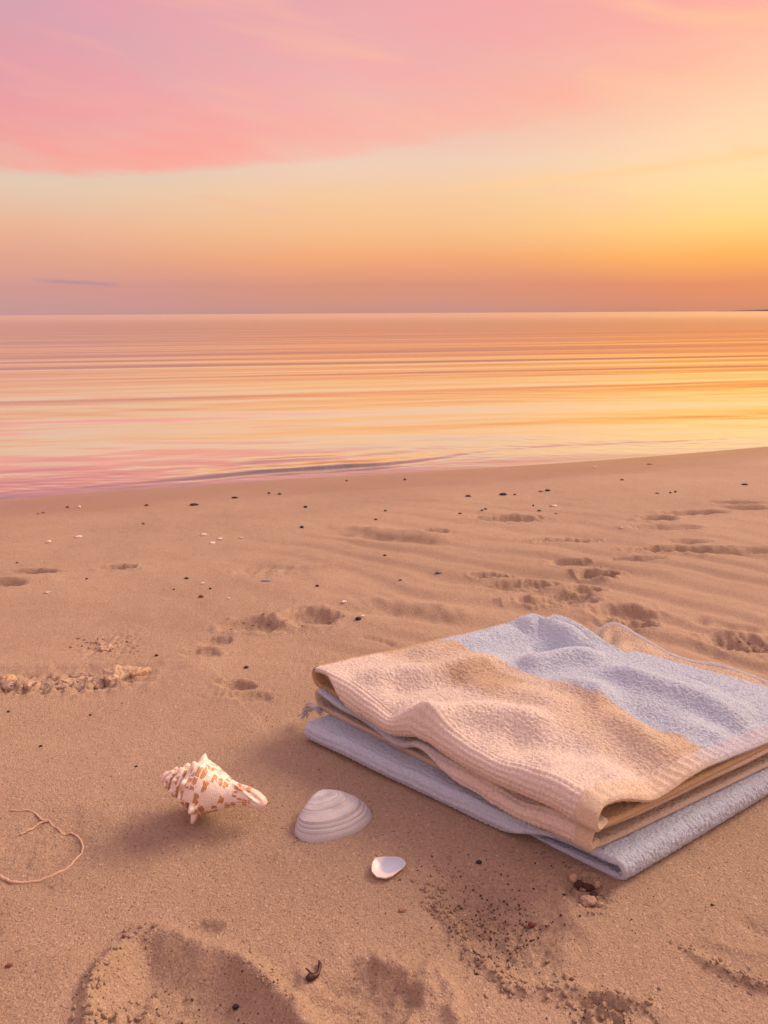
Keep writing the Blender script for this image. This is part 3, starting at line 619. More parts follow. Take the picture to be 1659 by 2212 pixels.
# hems: thicker woven bands along the near right ends
def hem_col(base, a, b):
    return np.zeros(a.shape + (3,)) + np.asarray(base)
def hem_bars(A, Q, lenv):
    bars = 0.5 + 0.5 * np.cos(2 * np.pi * Q / 0.0135 + 0.8 * pn(Q * 60, A * 40, 73))
    ed = np.where((A < 0.952), 1.0, 0.0)
    return 0.0006 + 0.0012 * bars ** 1.5 * (A > 0.955) + 0.0005 * ed
def hem_top_col(a, b, kd, q, s): return blend(CREAM, (0.62, 0.64, 0.72), sst(0.35, 0.6, b)) * 1.05
fold('hem', (Lw, Nw, Rw, Bw), 0.101, 0.068, lambda a: 0.35 + 2.8 * sst(0.03, 0.24, a), wr_top, hem_top_col, towel, a0=0.945, a1=1.004, top_only=True, dfun=hem_bars, res=0.0014, t=0.0087)
fold('hem', (Lm, Nm, Rm, Bm), 0.059, 0.036, lambda a: 0.25 + 2.9 * sst(0.35, 0.75, a), lambda x, y, a, b: wr_edge(1.1, 0.008)(x, y, a, b) + 0.030 * sst(0.75, 1.0, b) * (sst(0.32, 0.02, a) + 0.15 * sst(1.0, 0.3, a)), lambda a, b, kd, q, s: hem_col(CREAM, a, b), towel, a0=0.955, a1=1.004, top_only=True, dfun=lambda A, Q, l: 0.0006 + 0 * A, res=0.0014, t=0.0087)

# flap sticking out behind, with a pale hem
def back_flap():
    px = [(1262, 1392), (1283, 1368), (1304, 1352), (1321, 1345), (1341, 1349), (1370, 1366), (1397, 1382), (1445, 1410), (1494, 1427), (1549, 1434), (1605, 1452), (1659, 1473), (1760, 1512)]
    hz = [0.018, 0.036, 0.046, 0.050, 0.049, 0.042, 0.034, 0.026, 0.024, 0.028, 0.028, 0.026, 0.022]
    E = smooth_pl([tw(p[0], p[1], h) for p, h in zip(px, hz)], 24)
    n = len(E); m = 90; inner = np.array([-0.34, -0.94, 0])
    b = np.linspace(0, 1, m)
    P = np.zeros((n, m, 3)); s = np.linspace(0, 1, n)
    for j, bj in enumerate(b):
        P[:, j] = E + inner * 0.10 * bj
        P[:, j, 2] = E[:, 2] * (1 - 0.75 * bj) + 0.006 * np.sin(bj * 9 + s * 22) * bj + 0.004 * np.sin(s * 40) * bj
    S = (s * 0.5)[:, None] + 0 * b[None]; Q = (b * 0.13)[None] + 0 * S
    hemm = sst(0.0125, 0.0115, Q)
    disp = terry_disp(S, Q, 0 * Q, seed=5) * (1 - hemm) + 0.0002
    P = P[:, ::-1]; disp = disp[:, ::-1]
    col = np.zeros((n, m, 3)) + np.array((0.78, 0.64, 0.46))
    solid_sheet('back_flap', P, 0.006, disp, col, towel, fuzz=6000)
    hm = P[:, -12:]; return hm
hm = back_flap()
solid_sheet('hem', hm, 0.0074, np.zeros(hm.shape[:2]) + 0.0004, np.zeros(hm.shape[:2] + (3,)) + np.array((0.58, 0.58, 0.58)), towel)

def tube(pts, rad, k=8, closed_ends=True):
    pts = np.asarray(pts, float); n = len(pts); T = np.gradient(pts, axis=0); T /= np.linalg.norm(T, axis=1, keepdims=True) + 1e-12
    rad = np.broadcast_to(np.asarray(rad, float), (n,)); up = np.array([0.13, 0.21, 0.97]); V = []
    for i in range(n):
        a = np.cross(T[i], up); a /= np.linalg.norm(a) + 1e-9; b = np.cross(a, T[i])
        for j in range(k):
            t = 2 * math.pi * j / k; V.append(pts[i] + rad[i] * (math.cos(t) * a + math.sin(t) * b))
    return np.array(V), grid_faces(n, k, wrap=True)
def tubes(name, lst, mat, parent=None, k=6, attrs_col=None):
    VV, FF, o = [], [], 0
    for pts, rad in lst:
        v, f = tube(pts, rad, k); VV.append(v); FF.append(f + o); o += len(v)
    VV = np.concatenate(VV); at_ = None
    if attrs_col is not None: at_ = {'col_' + ch: np.full(len(VV), attrs_col[i]) for i, ch in enumerate('rgb')}
    return mesh_obj(name, VV, np.concatenate(FF), mat, parent, attrs=at_)
# frayed corner poking out at the left between the layers
_fr = []
for k in range(46):
    a = tw(694 + rng.normal(0, 3), 1536 + rng.normal(0, 5), 0.034 + rng.normal(0, 0.003)); b = tw(672 + rng.normal(0, 4), 1526 + rng.normal(0, 5), 0.034); c = tw(657 + rng.normal(0, 5), 1545 + rng.normal(0, 7), 0.014 + abs(rng.normal(0, 0.004)))
    _fr.append((smooth_pl([a, b, c], 6), 0.0005))
tubes('frayed_corner', _fr, TERRY, towel, attrs_col=(0.60, 0.58, 0.62))

# ------------------------------------------------------------------ conch
def shell_material(name, base, blotch, rough=0.38):
    n = NT(name); o = n.obj(); b = n.attr('blotch').outputs['Fac']; tn = n.attr('tone').outputs['Fac']
    nz = n.noise(o, 160, 4, 0.6)
    c = n.mix(n.math('MULTIPLY', tn, 0.7), base, (0.80, 0.56, 0.48)); f = n.math('ADD', b, n.math('MULTIPLY', n.math('SUBTRACT', nz, 0.5), 0.7))
    c = n.mix(n.ramp(f, [(0.32, 0), (0.74, 0.92)]), c, n.mix(n.noise(o, 60, 2), blotch, tuple(v * 0.6 for v in blotch)))
    c = n.mix(n.ramp(n.noise(o, 420, 3, 0.7), [(0.3, 0.10), (0.5, 0)]), c, (0.45, 0.25, 0.16))
    n.set(Base_Color=c, Roughness=rough, Normal=n.bump(nz, 0.0012)); n.b.inputs['Subsurface Weight'].default_value = 0.0
    return n.m
def conch(lift=0.0):
    p0 = tw(345, 1676, 0.030 + lift); p1 = tw(577, 1736, 0.012 + lift)
    ax = p1 - p0; Ls = np.linalg.norm(ax); ax /= Ls
    up = np.array([0, 0, 1.0]); e2 = up - ax * (up @ ax); e2 /= np.linalg.norm(e2); e1 = np.cross(ax, e2)
    if e1 @ np.array([0, -1, 0]) < 0: e1 = -e1                     # towards the viewer side
    k = Ls / 1290.0
    nT, nH = 420, 320
    t = np.linspace(0, 1290, nT); th = np.linspace(0, 2 * np.pi, nH, endpoint=False)
    TT, TH = np.meshgrid(t, th, indexing='ij')
    w = np.interp(TT, [0, 45, 112, 208, 350, 540, 1290], [0, 0.45, 1, 2, 3, 4, 7.6])
    wp = w - TH / (2 * np.pi) + 0.35
    body = wp >= 3; s = np.where(body, wp - 3, wp - np.floor(wp))
    env = np.interp(TT, [0, 20, 60, 112, 208, 350, 440, 500, 560, 640, 760, 860, 950, 1060, 1180, 1250, 1290], [8, 30, 62, 92, 140, 205, 252, 276, 268, 240, 188, 138, 114, 102, 84, 58, 20])
    inw = 0.84 + 0.20 * sst(0, 0.38, s) - 0.05 * sst(0.6, 1.0, s) * (~body)
    r = env * inw
    nk = 8.0; kph = np.cos(nk * TH * 0.5 + 0.5) ** 2
    kn = np.exp(-((s - 0.42) / 0.22) ** 2) * kph ** 1.6 * np.where(body & (wp > 3.95), 0, 1)
    r = r + kn * env * np.where(body, 0.38, 0.22)
    rw2 = np.exp(-((s - 0.85) / 0.10) ** 2) * body * kph ** 2 * (wp < 4.2); r = r + rw2 * 10
    r = r + 1.3 * np.sin(TT / 19 * 2 * np.pi) * sst(60, 300, TT) * sst(1250, 900, TT) + 3.0 * pn(TT / 30, TH * 6, 80) + 1.6 * pn(TT / 9, TH * 16, 81)
    # open canal: a fold line winding along the canal
    lipc = 1.55 - (TT - 880) / 420 * 1.5
    dl = (TH - lipc + np.pi) % (2 * np.pi) - np.pi; lip = np.exp(-(dl / 0.16) ** 2) * sst(840, 930, TT) * sst(1255, 1130, TT)
    gr = np.exp(-((dl - 0.42) / 0.22) ** 2) * sst(850, 960, TT) * sst(1260, 1150, TT)
    r = r + 20 * lip - 22 * gr
    # canal bends slightly
    bend = 30 * np.sin(np.clip((TT - 820) / 470, 0, 1) * np.pi)
    x = TT * k; cx1 = r * np.cos(TH) * k; cx2 = (r * np.sin(TH) + bend) * k
    P = p0 + x[..., None] * ax + cx1[..., None] * e1 + cx2[..., None] * e2
    # colour pattern: blotches between the knobs in spiral rows
    cth = TH * nk / (2 * np.pi) + 0.5 * 0 + 0.08 + 0.2 * pn(TT / 50, TH * 4, 82); ct = np.where(body, (TT - 350) / 62, s * 2.4)
    ct = ct + 0.22 * pn(TT / 40, TH * 5, 83)
    cell = rnd(np.floor(cth * 1.5), np.floor(ct) + 40 * np.floor(np.minimum(wp, 3))); fx = np.abs((cth * 1.5) % 1 - 0.5); fy = np.abs(ct % 1 - 0.5)
    bl = sst(-0.15, 0.2, pn(TT / 70, TH * 3.5, 85) + 0.25 * pn(TT / 25, TH * 9, 86) + 0.22 + 0.14 * np.cos(TH + 0.5)) * sst(0.28, 0.42, cell) * sst(0.5, 0.40, fx) * sst(0.5, 0.36, fy) * (1 - kn) * sst(60, 150, TT) * sst(1240, 1050, TT)
    suture = np.exp(-(s / 0.05) ** 2) * (wp > 0.4) * (wp < 3.6)
    bl = np.maximum(bl, 0.55 * suture)
    tone = np.clip(sst(180, 20, TT) * 0.8 + sst(860, 1000, TT) * sst(-0.2, 0.4, dl) * 0.9 + 0.25 * (0.5 + pn(TT / 80, TH * 2, 84)), 0, 1)
    P = P.reshape(-1, 3); lo = P[:, 2].min(); g = gz(*(P[:, :2].mean(0))); sh = (g - 0.004) - lo; P[:, 2] += sh
    if abs(sh) > 0.0015: return conch(lift + sh)
    F = grid_faces(nT, nH, wrap=True)
    o = mesh_obj('conch_shell', P, F, shell_material('conch', (0.85, 0.77, 0.67), (0.60, 0.29, 0.09)), attrs={'blotch': bl.ravel(), 'tone': tone.ravel()})
    tag(o, 'knobbed white conch shell with orange brown blotches on the sand', 'conch shell')
conch()

# ------------------------------------------------------------------ clam
def clam():
    out = [(190, 620), (200, 680), (260, 730), (370, 757), (520, 752), (700, 712), (870, 650), (1000, 570), (1062, 505), (1075, 450), (1050, 390), (960, 345), (800, 300), (640, 300), (500, 320), (400, 370), (320, 440), (240, 530)]
    g0 = np.array([at(599 + 0.1914 * a, 1681 + 0.1914 * b)[:2] for a, b in out])
    c2 = np.array(at(599 + 0.1914 * 495, 1681 + 0.1914 * 375)[:2])
    ang = np.unwrap(np.arctan2(g0[:, 1] - c2[1], g0[:, 0] - c2[0])); rad = np.hypot(g0[:, 0] - c2[0], g0[:, 1] - c2[1])
    if ang[-1] < ang[0]: ang, rad = ang[::-1], rad[::-1]
    nph, ns = 260, 170; ph = np.linspace(-np.pi, np.pi, nph, endpoint=False)
    rr = np.interp((ph - ang[0]) % (2 * np.pi) + ang[0], np.concatenate([ang - 2 * np.pi, ang, ang + 2 * np.pi]), np.tile(rad, 3))
    for _ in range(10): rr = (np.roll(rr, 1) + rr * 2 + np.roll(rr, -1)) / 4
    s = np.linspace(0, 1, ns); S, PH = np.meshgrid(s, ph, indexing='ij'); RR = S * rr[None, :]
    x = c2[0] + RR * np.cos(PH); y = c2[1] + RR * np.sin(PH)
    H = 0.026
    z = H * np.clip(1 - S ** 2.7, 0, 1) ** 0.66
    # growth steps
    lines = np.array([0.42, 0.56, 0.80, 0.865, 0.925]); dz = np.zeros_like(S)
    b0 = np.array(at(599 + 0.1914 * 430, 1681 + 0.1914 * 355)[:2]); a0_ = np.unwrap(np.arctan2(g0[:, 1] - b0[1], g0[:, 0] - b0[0])); r0_ = np.hypot(g0[:, 0] - b0[0], g0[:, 1] - b0[1])
    if a0_[-1] < a0_[0]: a0_, r0_ = a0_[::-1], r0_[::-1]
    SA = (np.arctan2(y - b0[1], x - b0[0]) - a0_[0]) % (2 * np.pi) + a0_[0]
    SB = np.clip(np.hypot(x - b0[0], y - b0[1]) / np.interp(SA, np.concatenate([a0_ - 2 * np.pi, a0_, a0_ + 2 * np.pi]), np.tile(r0_, 3)), 0, 1.02)
    SB = SB + (S - SB) * sst(0.7, 0.95, S)
    wob = SB + 0.012 * pn(np.cos(PH) * 3, np.sin(PH) * 3 + S * 2, 90)
    for l, a in zip(lines, (0.0003, 0.0004, 0.0008, 0.0005, 0.0005)): dz -= a * np.exp(-((wob - l) / 0.012) ** 2) - a * 0.7 * np.exp(-((wob - l + 0.03) / 0.02) ** 2)
    dz += 0.00010 * np.sin(wob * 150 + 2 * pn(np.cos(PH) * 2, np.sin(PH) * 2, 91)) * sst(0.1, 0.3, S) + 0.0004 * pn(x * 90, y * 90, 92)
    z = z + dz
    g = gz(*c2) - 0.0015
    P = np.stack([x, y, z + g], -1).reshape(-1, 3)
    band = 0.40 + 0.16 * np.sin(wob * 24 + 1.2) + 0.4 * pn(wob * 9, PH * 1.5, 93); stain = sst(0.1, 0.45, pn(x * 130, y * 130, 94)) * sst(0.4, 0.5, S) * sst(0.85, 0.7, S)
    for l in lines: band = np.maximum(band, 0.95 * np.exp(-((wob - l) / 0.009) ** 2))
    n = NT('clam'); o = n.obj(); b = n.attr('band').outputs['Fac']; st = n.attr('stain').outputs['Fac']
    c = n.mix(n.ramp(b, [(0.2, 0), (1.0, 1)]), (0.56, 0.57, 0.58), (0.31, 0.30, 0.30)); c = n.mix(n.math('MULTIPLY', st, 0.5), c, (0.72, 0.55, 0.48))
    c = n.mix(n.ramp(n.noise(o, 500, 3, 0.7), [(0.3, 0.3), (0.5, 0)]), c, (0.25, 0.2, 0.18))
    n.set(Base_Color=c, Roughness=0.32, Normal=n.bump(n.noise(o, 300, 3), 0.0004))
    ob = mesh_obj('clam_shell', P, grid_faces(ns, nph, wrap=True), n.m, attrs={'band': band.ravel(), 'stain': stain.ravel()})
    tag(ob, 'grey ridged clam shell lying dome up between the conch and towel', 'clam shell')
clam()

def small_valve():
    out = [(1065, 1110), (1066, 1060), (1075, 1020), (1110, 975), (1190, 966), (1280, 965), (1380, 972), (1430, 1000), (1450, 1030), (1420, 1070), (1300, 1155), (1220, 1178), (1120, 1165)]
    g0 = np.array([at(599 + 0.1914 * a, 1681 + 0.1914 * b)[:2] for a, b in out]); c = g0.mean(0)
    pl = np.concatenate([g0[i] + (np.roll(g0, -1, 0)[i] - g0[i]) * np.linspace(0, 1, 8, endpoint=False)[:, None] for i in range(len(g0))]); pl = (np.roll(pl, 1, 0) + 2 * pl + np.roll(pl, -1, 0)) / 4; m = len(pl); ns = 26
    g = gz(*c); V = []
    s = np.linspace(0, 1, ns)
    for si in s:
        q = c + (pl - c) * si; zz_ = 0.0055 * si ** 2.4 - 0.0005; tilt = (q[:, 1] - c[1]) * 0.10
        V.append(np.stack([q[:, 0], q[:, 1], g + 0.002 + zz_ + tilt], 1))
    A = np.array(V); B = A.copy(); B[:, :, 2] -= 0.0022; B[-1] = A[-1] + (B[-1] - A[-1]) * 0.6
    V = np.concatenate([A.reshape(-1, 3), B[::-1].reshape(-1, 3)]); F = grid_faces(2 * ns, m, wrap=True)
    n = NT('small_shell'); S = np.concatenate([np.repeat(s, m), np.repeat(s[::-1], m)])
    rim = n.attr('rim').outputs['Fac']
    col = n.mix(n.ramp(n.math('ADD', rim, n.math('MULTIPLY', n.noise(n.obj(), 60, 3), 0.25)), [(0.62, 0), (0.95, 1)]), (0.46, 0.54, 0.66), (0.86, 0.74, 0.70))
    n.set(Base_Color=col, Roughness=0.28)
    o = mesh_obj('small_shell', V, F, n.m, attrs={'rim': S + np.clip(np.concatenate([((c[0] - A[..., 0]) * 0.8 + (c[1] - A[..., 1]) * 1.0).ravel(), 0 * A[..., 0].ravel()]) * 38, -0.65, 0.6)}); tag(o, 'small white hollow shell half with blue grey inside in front of the clam', 'shell')
small_valve()

# ------------------------------------------------------------------ stones, chips, twigs
def blob(seed, sx, sy, sz, rough_=0.18, nu=20, nv=14, flat=0.0, freq=1.6):
    th = np.linspace(0, 2 * np.pi, nu, endpoint=False); ph = np.linspace(0.02, np.pi - 0.02, nv)
    PH, TH = np.meshgrid(ph, th, indexing='ij'); x = np.sin(PH) * np.cos(TH); y = np.sin(PH) * np.sin(TH); z = np.cos(PH)
    r = 1 + rough_ * 1.6 * pn(x * freq + seed * 3.1 + z, y * freq + z * freq * 0.8, seed) + rough_ * 0.7 * pn(x * freq * 2.6 + z * 2, y * freq * 2.6 - z, seed + 1)
    e = 1 - flat; x = np.sign(x) * np.abs(x) ** e; y = np.sign(y) * np.abs(y) ** e; z = np.sign(z) * np.abs(z) ** e
    return np.stack([x * r * sx, y * r * sy, z * r * sz], -1).reshape(-1, 3), grid_faces(nv, nu, wrap=True)
MATS = {'black': simple('stone_black', (0.022, 0.014, 0.012), 0.5), 'brown': simple('stone_brown', (0.12, 0.06, 0.04), 0.6), 'red': simple('stone_red', (0.17, 0.045, 0.03), 0.6),
        'green': simple('stone_green', (0.10, 0.08, 0.045), 0.6), 'tan': simple('stone_tan', (0.30, 0.18, 0.11), 0.7), 'white': simple('shell_white', (0.80, 0.70, 0.65), 0.45, 0.1), 'pale': simple('shell_pale', (0.62, 0.48, 0.40), 0.5, 0.15),
        'slate': simple('stone_slate', (0.22, 0.21, 0.24), 0.6)}
SEEDC = [0]
def place(name, px, py, w, h, mat, label, cat, group=None, sink=0.3, rot=0.0, rg=0.18, flat=0.0, thick=None):
    """w, h: seen width and height in survey pixels"""
    SEEDC[0] += 1; p = at(px, py); s = px_size(p); d = ray(px, py); el = math.asin(-d[2] / np.linalg.norm(d))
    sx = w * s / 2; dep = thick if thick else 0.75
    sz = h * s / 2 / math.hypot(math.cos(el), dep * math.sin(el) * sx / max(sx * 0.6, 1e-6)) if False else h * s / 2 * 0.9; sy = sx * dep
    sy = min(sy, h * s / 2 / max(math.sin(el), 0.15) * 0.8)
    V, F = blob(SEEDC[0], sx, sy, sz, rg, flat=flat); a = R(rot) ; V = V @ np.array([[math.cos(a), math.sin(a), 0], [-math.sin(a), math.cos(a), 0], [0, 0, 1]])
    g = gz(p[0], p[1]); V = V + np.array([p[0], p[1], g + sz * (1 - 2 * sink) * 0.9])
    o = mesh_obj(name, V, F, MATS[mat]); tag(o, label, cat, group); return o, p, s, sz, g
PB, SB = 'pebbles scattered on the sand', 'shell bits scattered on the sand'
peb = [
 (317, 1092, 9, 6, 'brown', 'small dark brown pebble left of the long black pebble on wet sand'),
 (419.5, 1091, 20, 6, 'black', 'longest flat black pebble on the wet sand near the water'),
 (507, 1076, 13, 5.5, 'black', 'flat black pebble right of the long black one, nearer the water'),
 (581, 1066, 7, 6, 'green', 'left one of two olive pebbles side by side near the waterline'),
 (604, 1068, 8, 6, 'green', 'right one of two olive pebbles side by side near the waterline'),
 (660, 1097, 8, 7, 'black', 'round dark pebble below and right of the two olive pebbles'),
 (652, 1139, 9, 7, 'black', 'round black pebble alone on the sand below the wet strip, centre left'),
 (146, 1096, 7, 5, 'red', 'small reddish pebble beside a square white shell bit near the water, left'),
 (94, 1108, 9, 5, 'tan', 'larger of two tan pebbles near the waterline at far left'),
 (83, 1110, 6, 4, 'tan', 'smaller of two tan pebbles near the waterline at far left'),
 (310, 1133, 7, 5, 'green', 'small olive pebble on the edge of the wet strip, left'),
 (435, 1291, 11, 8, 'red', 'dark red pebble on dry sand right of the middle left'),
 (403, 1252, 9, 5, 'black', 'thin dark pebble up and left of the dark red pebble'),
 (454.5, 1273.5, 6, 4, 'black', 'tiny dark pebble just above the dark red pebble'),
 (376, 1276, 5, 4, 'black', 'tiny black pebble left of the dark red pebble'),
 (187.5, 1251, 6, 4, 'black', 'tiny black pebble alone between the two left dark hollows'),
 (774, 1341, 14, 9, 'black', 'black pebble with a white chip on it beyond the towel corner'),
 (685.5, 1266, 8, 6, 'black', 'small dark pebble above the paired footprints'),
 (831, 1204, 7, 5, 'black', 'small dark pebble in the open sand at the middle of the beach'),
 (812, 1123.5, 7, 5, 'green', 'lower one of two olive specks at the middle of the beach'),
 (832.5, 1105, 7, 5, 'green', 'upper one of two olive specks at the middle of the beach'),
 (36.5, 1215, 6, 4, 'brown', 'small brown pebble above the long dark hollow at far left'),
 (749, 1039, 5, 5, 'brown', 'tiny brown pebble closest to the water at the centre'),
 (874.5, 1036.5, 6, 6, 'brown', 'small dark brown pebble near the water right of the centre'),
 (1012, 1073, 12, 6, 'brown', 'dark flat pebble left of the black block on wet sand'),
 (1087, 1069, 16, 7, 'black', 'black block shaped pebble on the wet sand, right of centre'),
 (1112, 1069, 6, 5, 'brown', 'tiny brown pebble touching the right side of the black block'),
 (1169, 1062, 11, 5, 'tan', 'tan pebble beside a black one, right of the black block'),
 (1183, 1061, 11, 6, 'black', 'black pebble beside a tan one, right of the black block'),
 (994, 1110, 9, 5, 'green', 'olive flat pebble below the dark flat pebble'),
 (1041, 1104, 6, 5, 'green', 'left one of a close pair of dark specks below the black block'),
 (1049, 1101, 7, 5, 'green', 'right one of a close pair of dark specks below the black block'),
 (1165, 1103, 8, 5, 'green', 'small olive pebble below the pale tan bit, right of centre'),
 (1201, 1108, 8, 4, 'tan', 'thin tan pebble lowest of the little cluster right of centre'),
 (1152, 1092, 4, 6, 'brown', 'tiny upright brown pebble in the cluster right of centre'),
 (1344, 1037, 8, 5, 'brown', 'brown pebble near the water below the white dot, right'),
 (1609, 1047, 14, 5, 'black', 'flat black pebble at far right near the water'),
 (1459, 1063, 6, 6, 'brown', 'right one of three small brown pebbles in a row, far right'),
 (1448, 1065, 6, 5, 'brown', 'middle one of three small brown pebbles in a row, far right'),
 (1420, 1066, 9, 5, 'tan', 'left, tan one of three small pebbles in a row, far right'),
 (1404, 1003, 12, 4, 'tan', 'long tan pebble nearest the waterline at right'),
 (865, 1255, 8, 3, 'black', 'thin dark speck left of the black and white mussel bit'),
 (532, 1443, 11, 6, 'black', 'black flat pebble left of the towel on the bank'),
 (338, 1416, 8, 6, 'black', 'small black pebble above the bank near the scratched patch'),
 (20, 1549, 7, 5, 'black', 'small black pebble on smooth sand at the left edge'),
 (196, 1552, 6, 5, 'black', 'tiny black pebble on smooth sand above the conch'),
 (89, 1619, 8, 6, 'black', 'small black pebble on smooth sand left of the conch'),
 (295, 1662, 7, 4, 'black', 'tiny black pebble just left of the conch tip'),
 (1034.5, 1870, 13, 8, 'black', 'shiny black oval pebble between the small shell and the towel'),
 (1033.5, 2051, 10, 8, 'black', 'squarish black pebble on the crumbly groove in front'),
 (1218, 1934, 9, 7, 'black', 'round black pebble left of the clods by the towel corner'),
 (1538, 1960, 7, 6, 'black', 'small black pebble on bare sand at lower right'),
 (1029.5, 2097, 9, 6, 'black', 'dark pebble at the foot of the crumbly groove in front'),
 (507, 2146, 15, 14, 'black', 'round black pebble inside the big footprint in front'),
 (1149, 1986, 16, 14, 'red', 'largest dark red grain among the dark specks in front'),
 (1235, 2115, 10, 7, 'red', 'dark red grain above the pitted ridge in front'),
 (268, 2028, 9, 8, 'red', 'red brown pebble on the rim of the big footprint'),
]
for (px, py, w, h, m, lab) in peb: place('pebble', px, py, w, h, m, lab, 'pebble', PB, rot=random.uniform(-15, 15), flat=0.12 if 'block' in lab or 'square' in lab else 0)
bits = [
 (105, 1171, 10, 8, 'white', 'white shell bit with a dark underside at far left'), (170, 1160, 15, 5, 'white', 'flat white shell bit right of another at far left'),
 (171, 1096, 7, 5, 'white', 'square white shell bit near the waterline at left'), (440, 1157, 12, 7, 'white', 'leftmost and biggest of three white shell bits close together'),
 (458.5, 1171, 13, 4, 'white', 'lowest, flattest of three white shell bits close together'), (475, 1164, 10, 6, 'white', 'round rightmost of three white shell bits close together'),
 (521, 1160, 10, 4, 'pale', 'pale shell bit to the right of the three white bits'), (438, 1263, 9, 5, 'white', 'small white shell bit above the dark red pebble'),
 (494, 1295, 6, 5, 'white', 'tiny white shell chip right of the dark red pebble'), (103, 1281, 14, 4, 'pale', 'thin pale shell splinter at left below the hollows'),
 (743, 1305, 12, 6, 'white', 'white shell chip above and left of the black pebble by the towel'), (1284.5, 1010.5, 5, 5, 'white', 'single white dot of shell close to the water at right'),
 (1196, 1093, 16, 5, 'pale', 'flat pale bit below the tan and black pebbles'), (1342, 1143, 7, 5, 'white', 'small white bit alone between the right footprints'),
 (948.5, 1238, 16, 6, 'slate', 'grey and black mussel bit in the middle of the beach'), (783, 1336, 9, 5, 'white', 'white chip lying against the black pebble beyond the towel'),
 (1005, 1966, 6, 4, 'pale', 'tiny pale chip by the dark specks in front')]
for (px, py, w, h, m, lab) in bits: place('shell_bit', px, py, w, h, m, lab, 'shell bit', SB, rg=0.28, rot=random.uniform(-25, 25), sink=0.2)
o_, *_ = place('wood_chip', 869, 1970, 17, 9, 'tan', 'pale brown wood chip in front of the small shell', 'chip', rg=0.25, flat=0.2)
o_, *_ = place('wood_chip', 20, 2090, 16, 7, 'red', 'red brown splinter on the sand at the lower left edge', 'splinter', rg=0.2, rot=12)
o_, *_ = place('wood_chip', 574, 1255, 24, 4, 'slate', 'thin grey splinter lying on sand beyond the footprints', 'splinter', rg=0.15)

# curled dark twig in front
def ground_line(pts, lift): 
    P = [at(*p) for p in pts]; Q = smooth_pl(np.array(P), 6)
    Q[:, 2] = relief(Q[:, 0], Q[:, 1]) + lift; return Q
q = ground_line([(662, 2122), (672, 2121), (684, 2115), (690, 2103), (691, 2090), (689, 2080)], 0.003)
n_ = len(q); r_ = np.interp(np.linspace(0, 1, n_), [0, 0.08, 0.3, 0.55, 0.8, 1], [0.0012, 0.0034, 0.0030, 0.0016, 0.0020, 0.0007])
q2 = ground_line([(661, 2110), (667, 2114), (676, 2119)], 0.005)
tw_o = tubes('seaweed_sprig', [(q, r_), (q2, np.linspace(0.0006, 0.0012, len(q2)))], simple('seaweed', (0.055, 0.018, 0.012), 0.5), k=10)
tag(tw_o, 'small dark hooked sprig of seaweed on the sand in front', 'seaweed')

# pale stem curled in a loop, left
STEM = simple('dry_stem', (0.56, 0.39, 0.27), 0.75, 0.25, 90, 0.0012)
m1 = ground_line([(24, 1757), (45, 1757), (67, 1757), (80, 1765), (93, 1775), (105, 1777), (121, 1787), (135, 1799), (146, 1797), (158, 1797), (170, 1806), (178, 1820), (176, 1834), (166, 1846), (149, 1867), (124, 1882), (93, 1896), (62, 1902), (28, 1902), (11, 1894), (-12, 1880)], 0.0016)
nn = np.linspace(0, 1, len(m1)); rad = 0.0014 * (1 + 0.35 * pn(nn * 40, nn * 0 + 3, 95)) * (0.75 + 0.5 * sst(0.5, 0.95, nn))
m1[:, 2] += 0.0022 * pn(nn * 16, nn * 0, 96) - 0.0012; m1[:, 0] += 0.0012 * pn(nn * 45, nn * 0 + 5, 97); m1[:, 1] += 0.0012 * pn(nn * 45, nn * 0 + 9, 98)
m2 = ground_line([(45, 1804), (67, 1793), (87, 1781), (105, 1777)], 0.0012)
st = empty('dry_stem', tuple(m1.mean(0)), 'thin pale stem curled in a loop on the sand at left', 'stem')
tubes('stem', [(m1, rad)], STEM, st, k=10); tubes('branch', [(m2, np.linspace(0.001, 0.0017, len(m2)))], STEM, st, k=8)

# crusty pieces in the trench at left
WOOD = simple('driftwood', (0.50, 0.36, 0.24), 0.85, 0.3, 40, 0.003); DARKW = simple('driftwood_grey', (0.36, 0.26, 0.20), 0.85, 0.4, 50, 0.003); OCHRE = simple('driftwood_ochre', (0.53, 0.36, 0.21), 0.8, 0.4, 60, 0.003)
def slab(name, pts, thick, lift, mat, label, cat, group, seed):
    """broken slab: top outline surveyed on the ground, rough top, ragged sides"""
    G = np.array([at(p[0], p[1])[:2] for p in pts]); pl = smooth_pl(np.vstack([G, G[:1]]), 7)[:-1]; c = pl.mean(0); m = len(pl); ns = 14
    s_ = px_size(np.append(c, 0)); ragged = 1 + 0.15 * pn(np.arange(m) * 0.55, np.zeros(m), seed); pl = c + (pl - c) * ragged[:, None]
    g = min(gz(*c), gz(*(c + [0.02, 0])), gz(*(c - [0.02, 0]))); L_ = []
    for s in np.linspace(0, 1, ns):
        q = c + (pl - c) * s; z = g + lift + 0.002 + 0.6 * thick * (1 - 0.25 * s ** 4) + 0.004 * pn(q[:, 0] * 60, q[:, 1] * 60, seed) + 0.003 * pn(q[:, 0] * 150, q[:, 1] * 150, seed + 1)
        L_.append(np.stack([q[:, 0], q[:, 1], z], 1))
    for k in range(1, 6):
        f = k / 5; q = c + (pl - c) * (1.0 - 0.05 * math.sin(f * 3.1) + 0.04 * pn(np.arange(m) * 0.4, np.full(m, f * 3), seed + 2))[:, None]
        L_.append(np.stack([q[:, 0], q[:, 1], L_[ns - 1][:, 2] * (1 - f) + (g - 0.01) * f], 1))
    V = np.array(L_).reshape(-1, 3); o = mesh_obj(name, V, grid_faces(len(L_), m, wrap=True), mat, smooth=False); tag(o, label, cat, group)
GD = 'broken crust pieces in the trench'
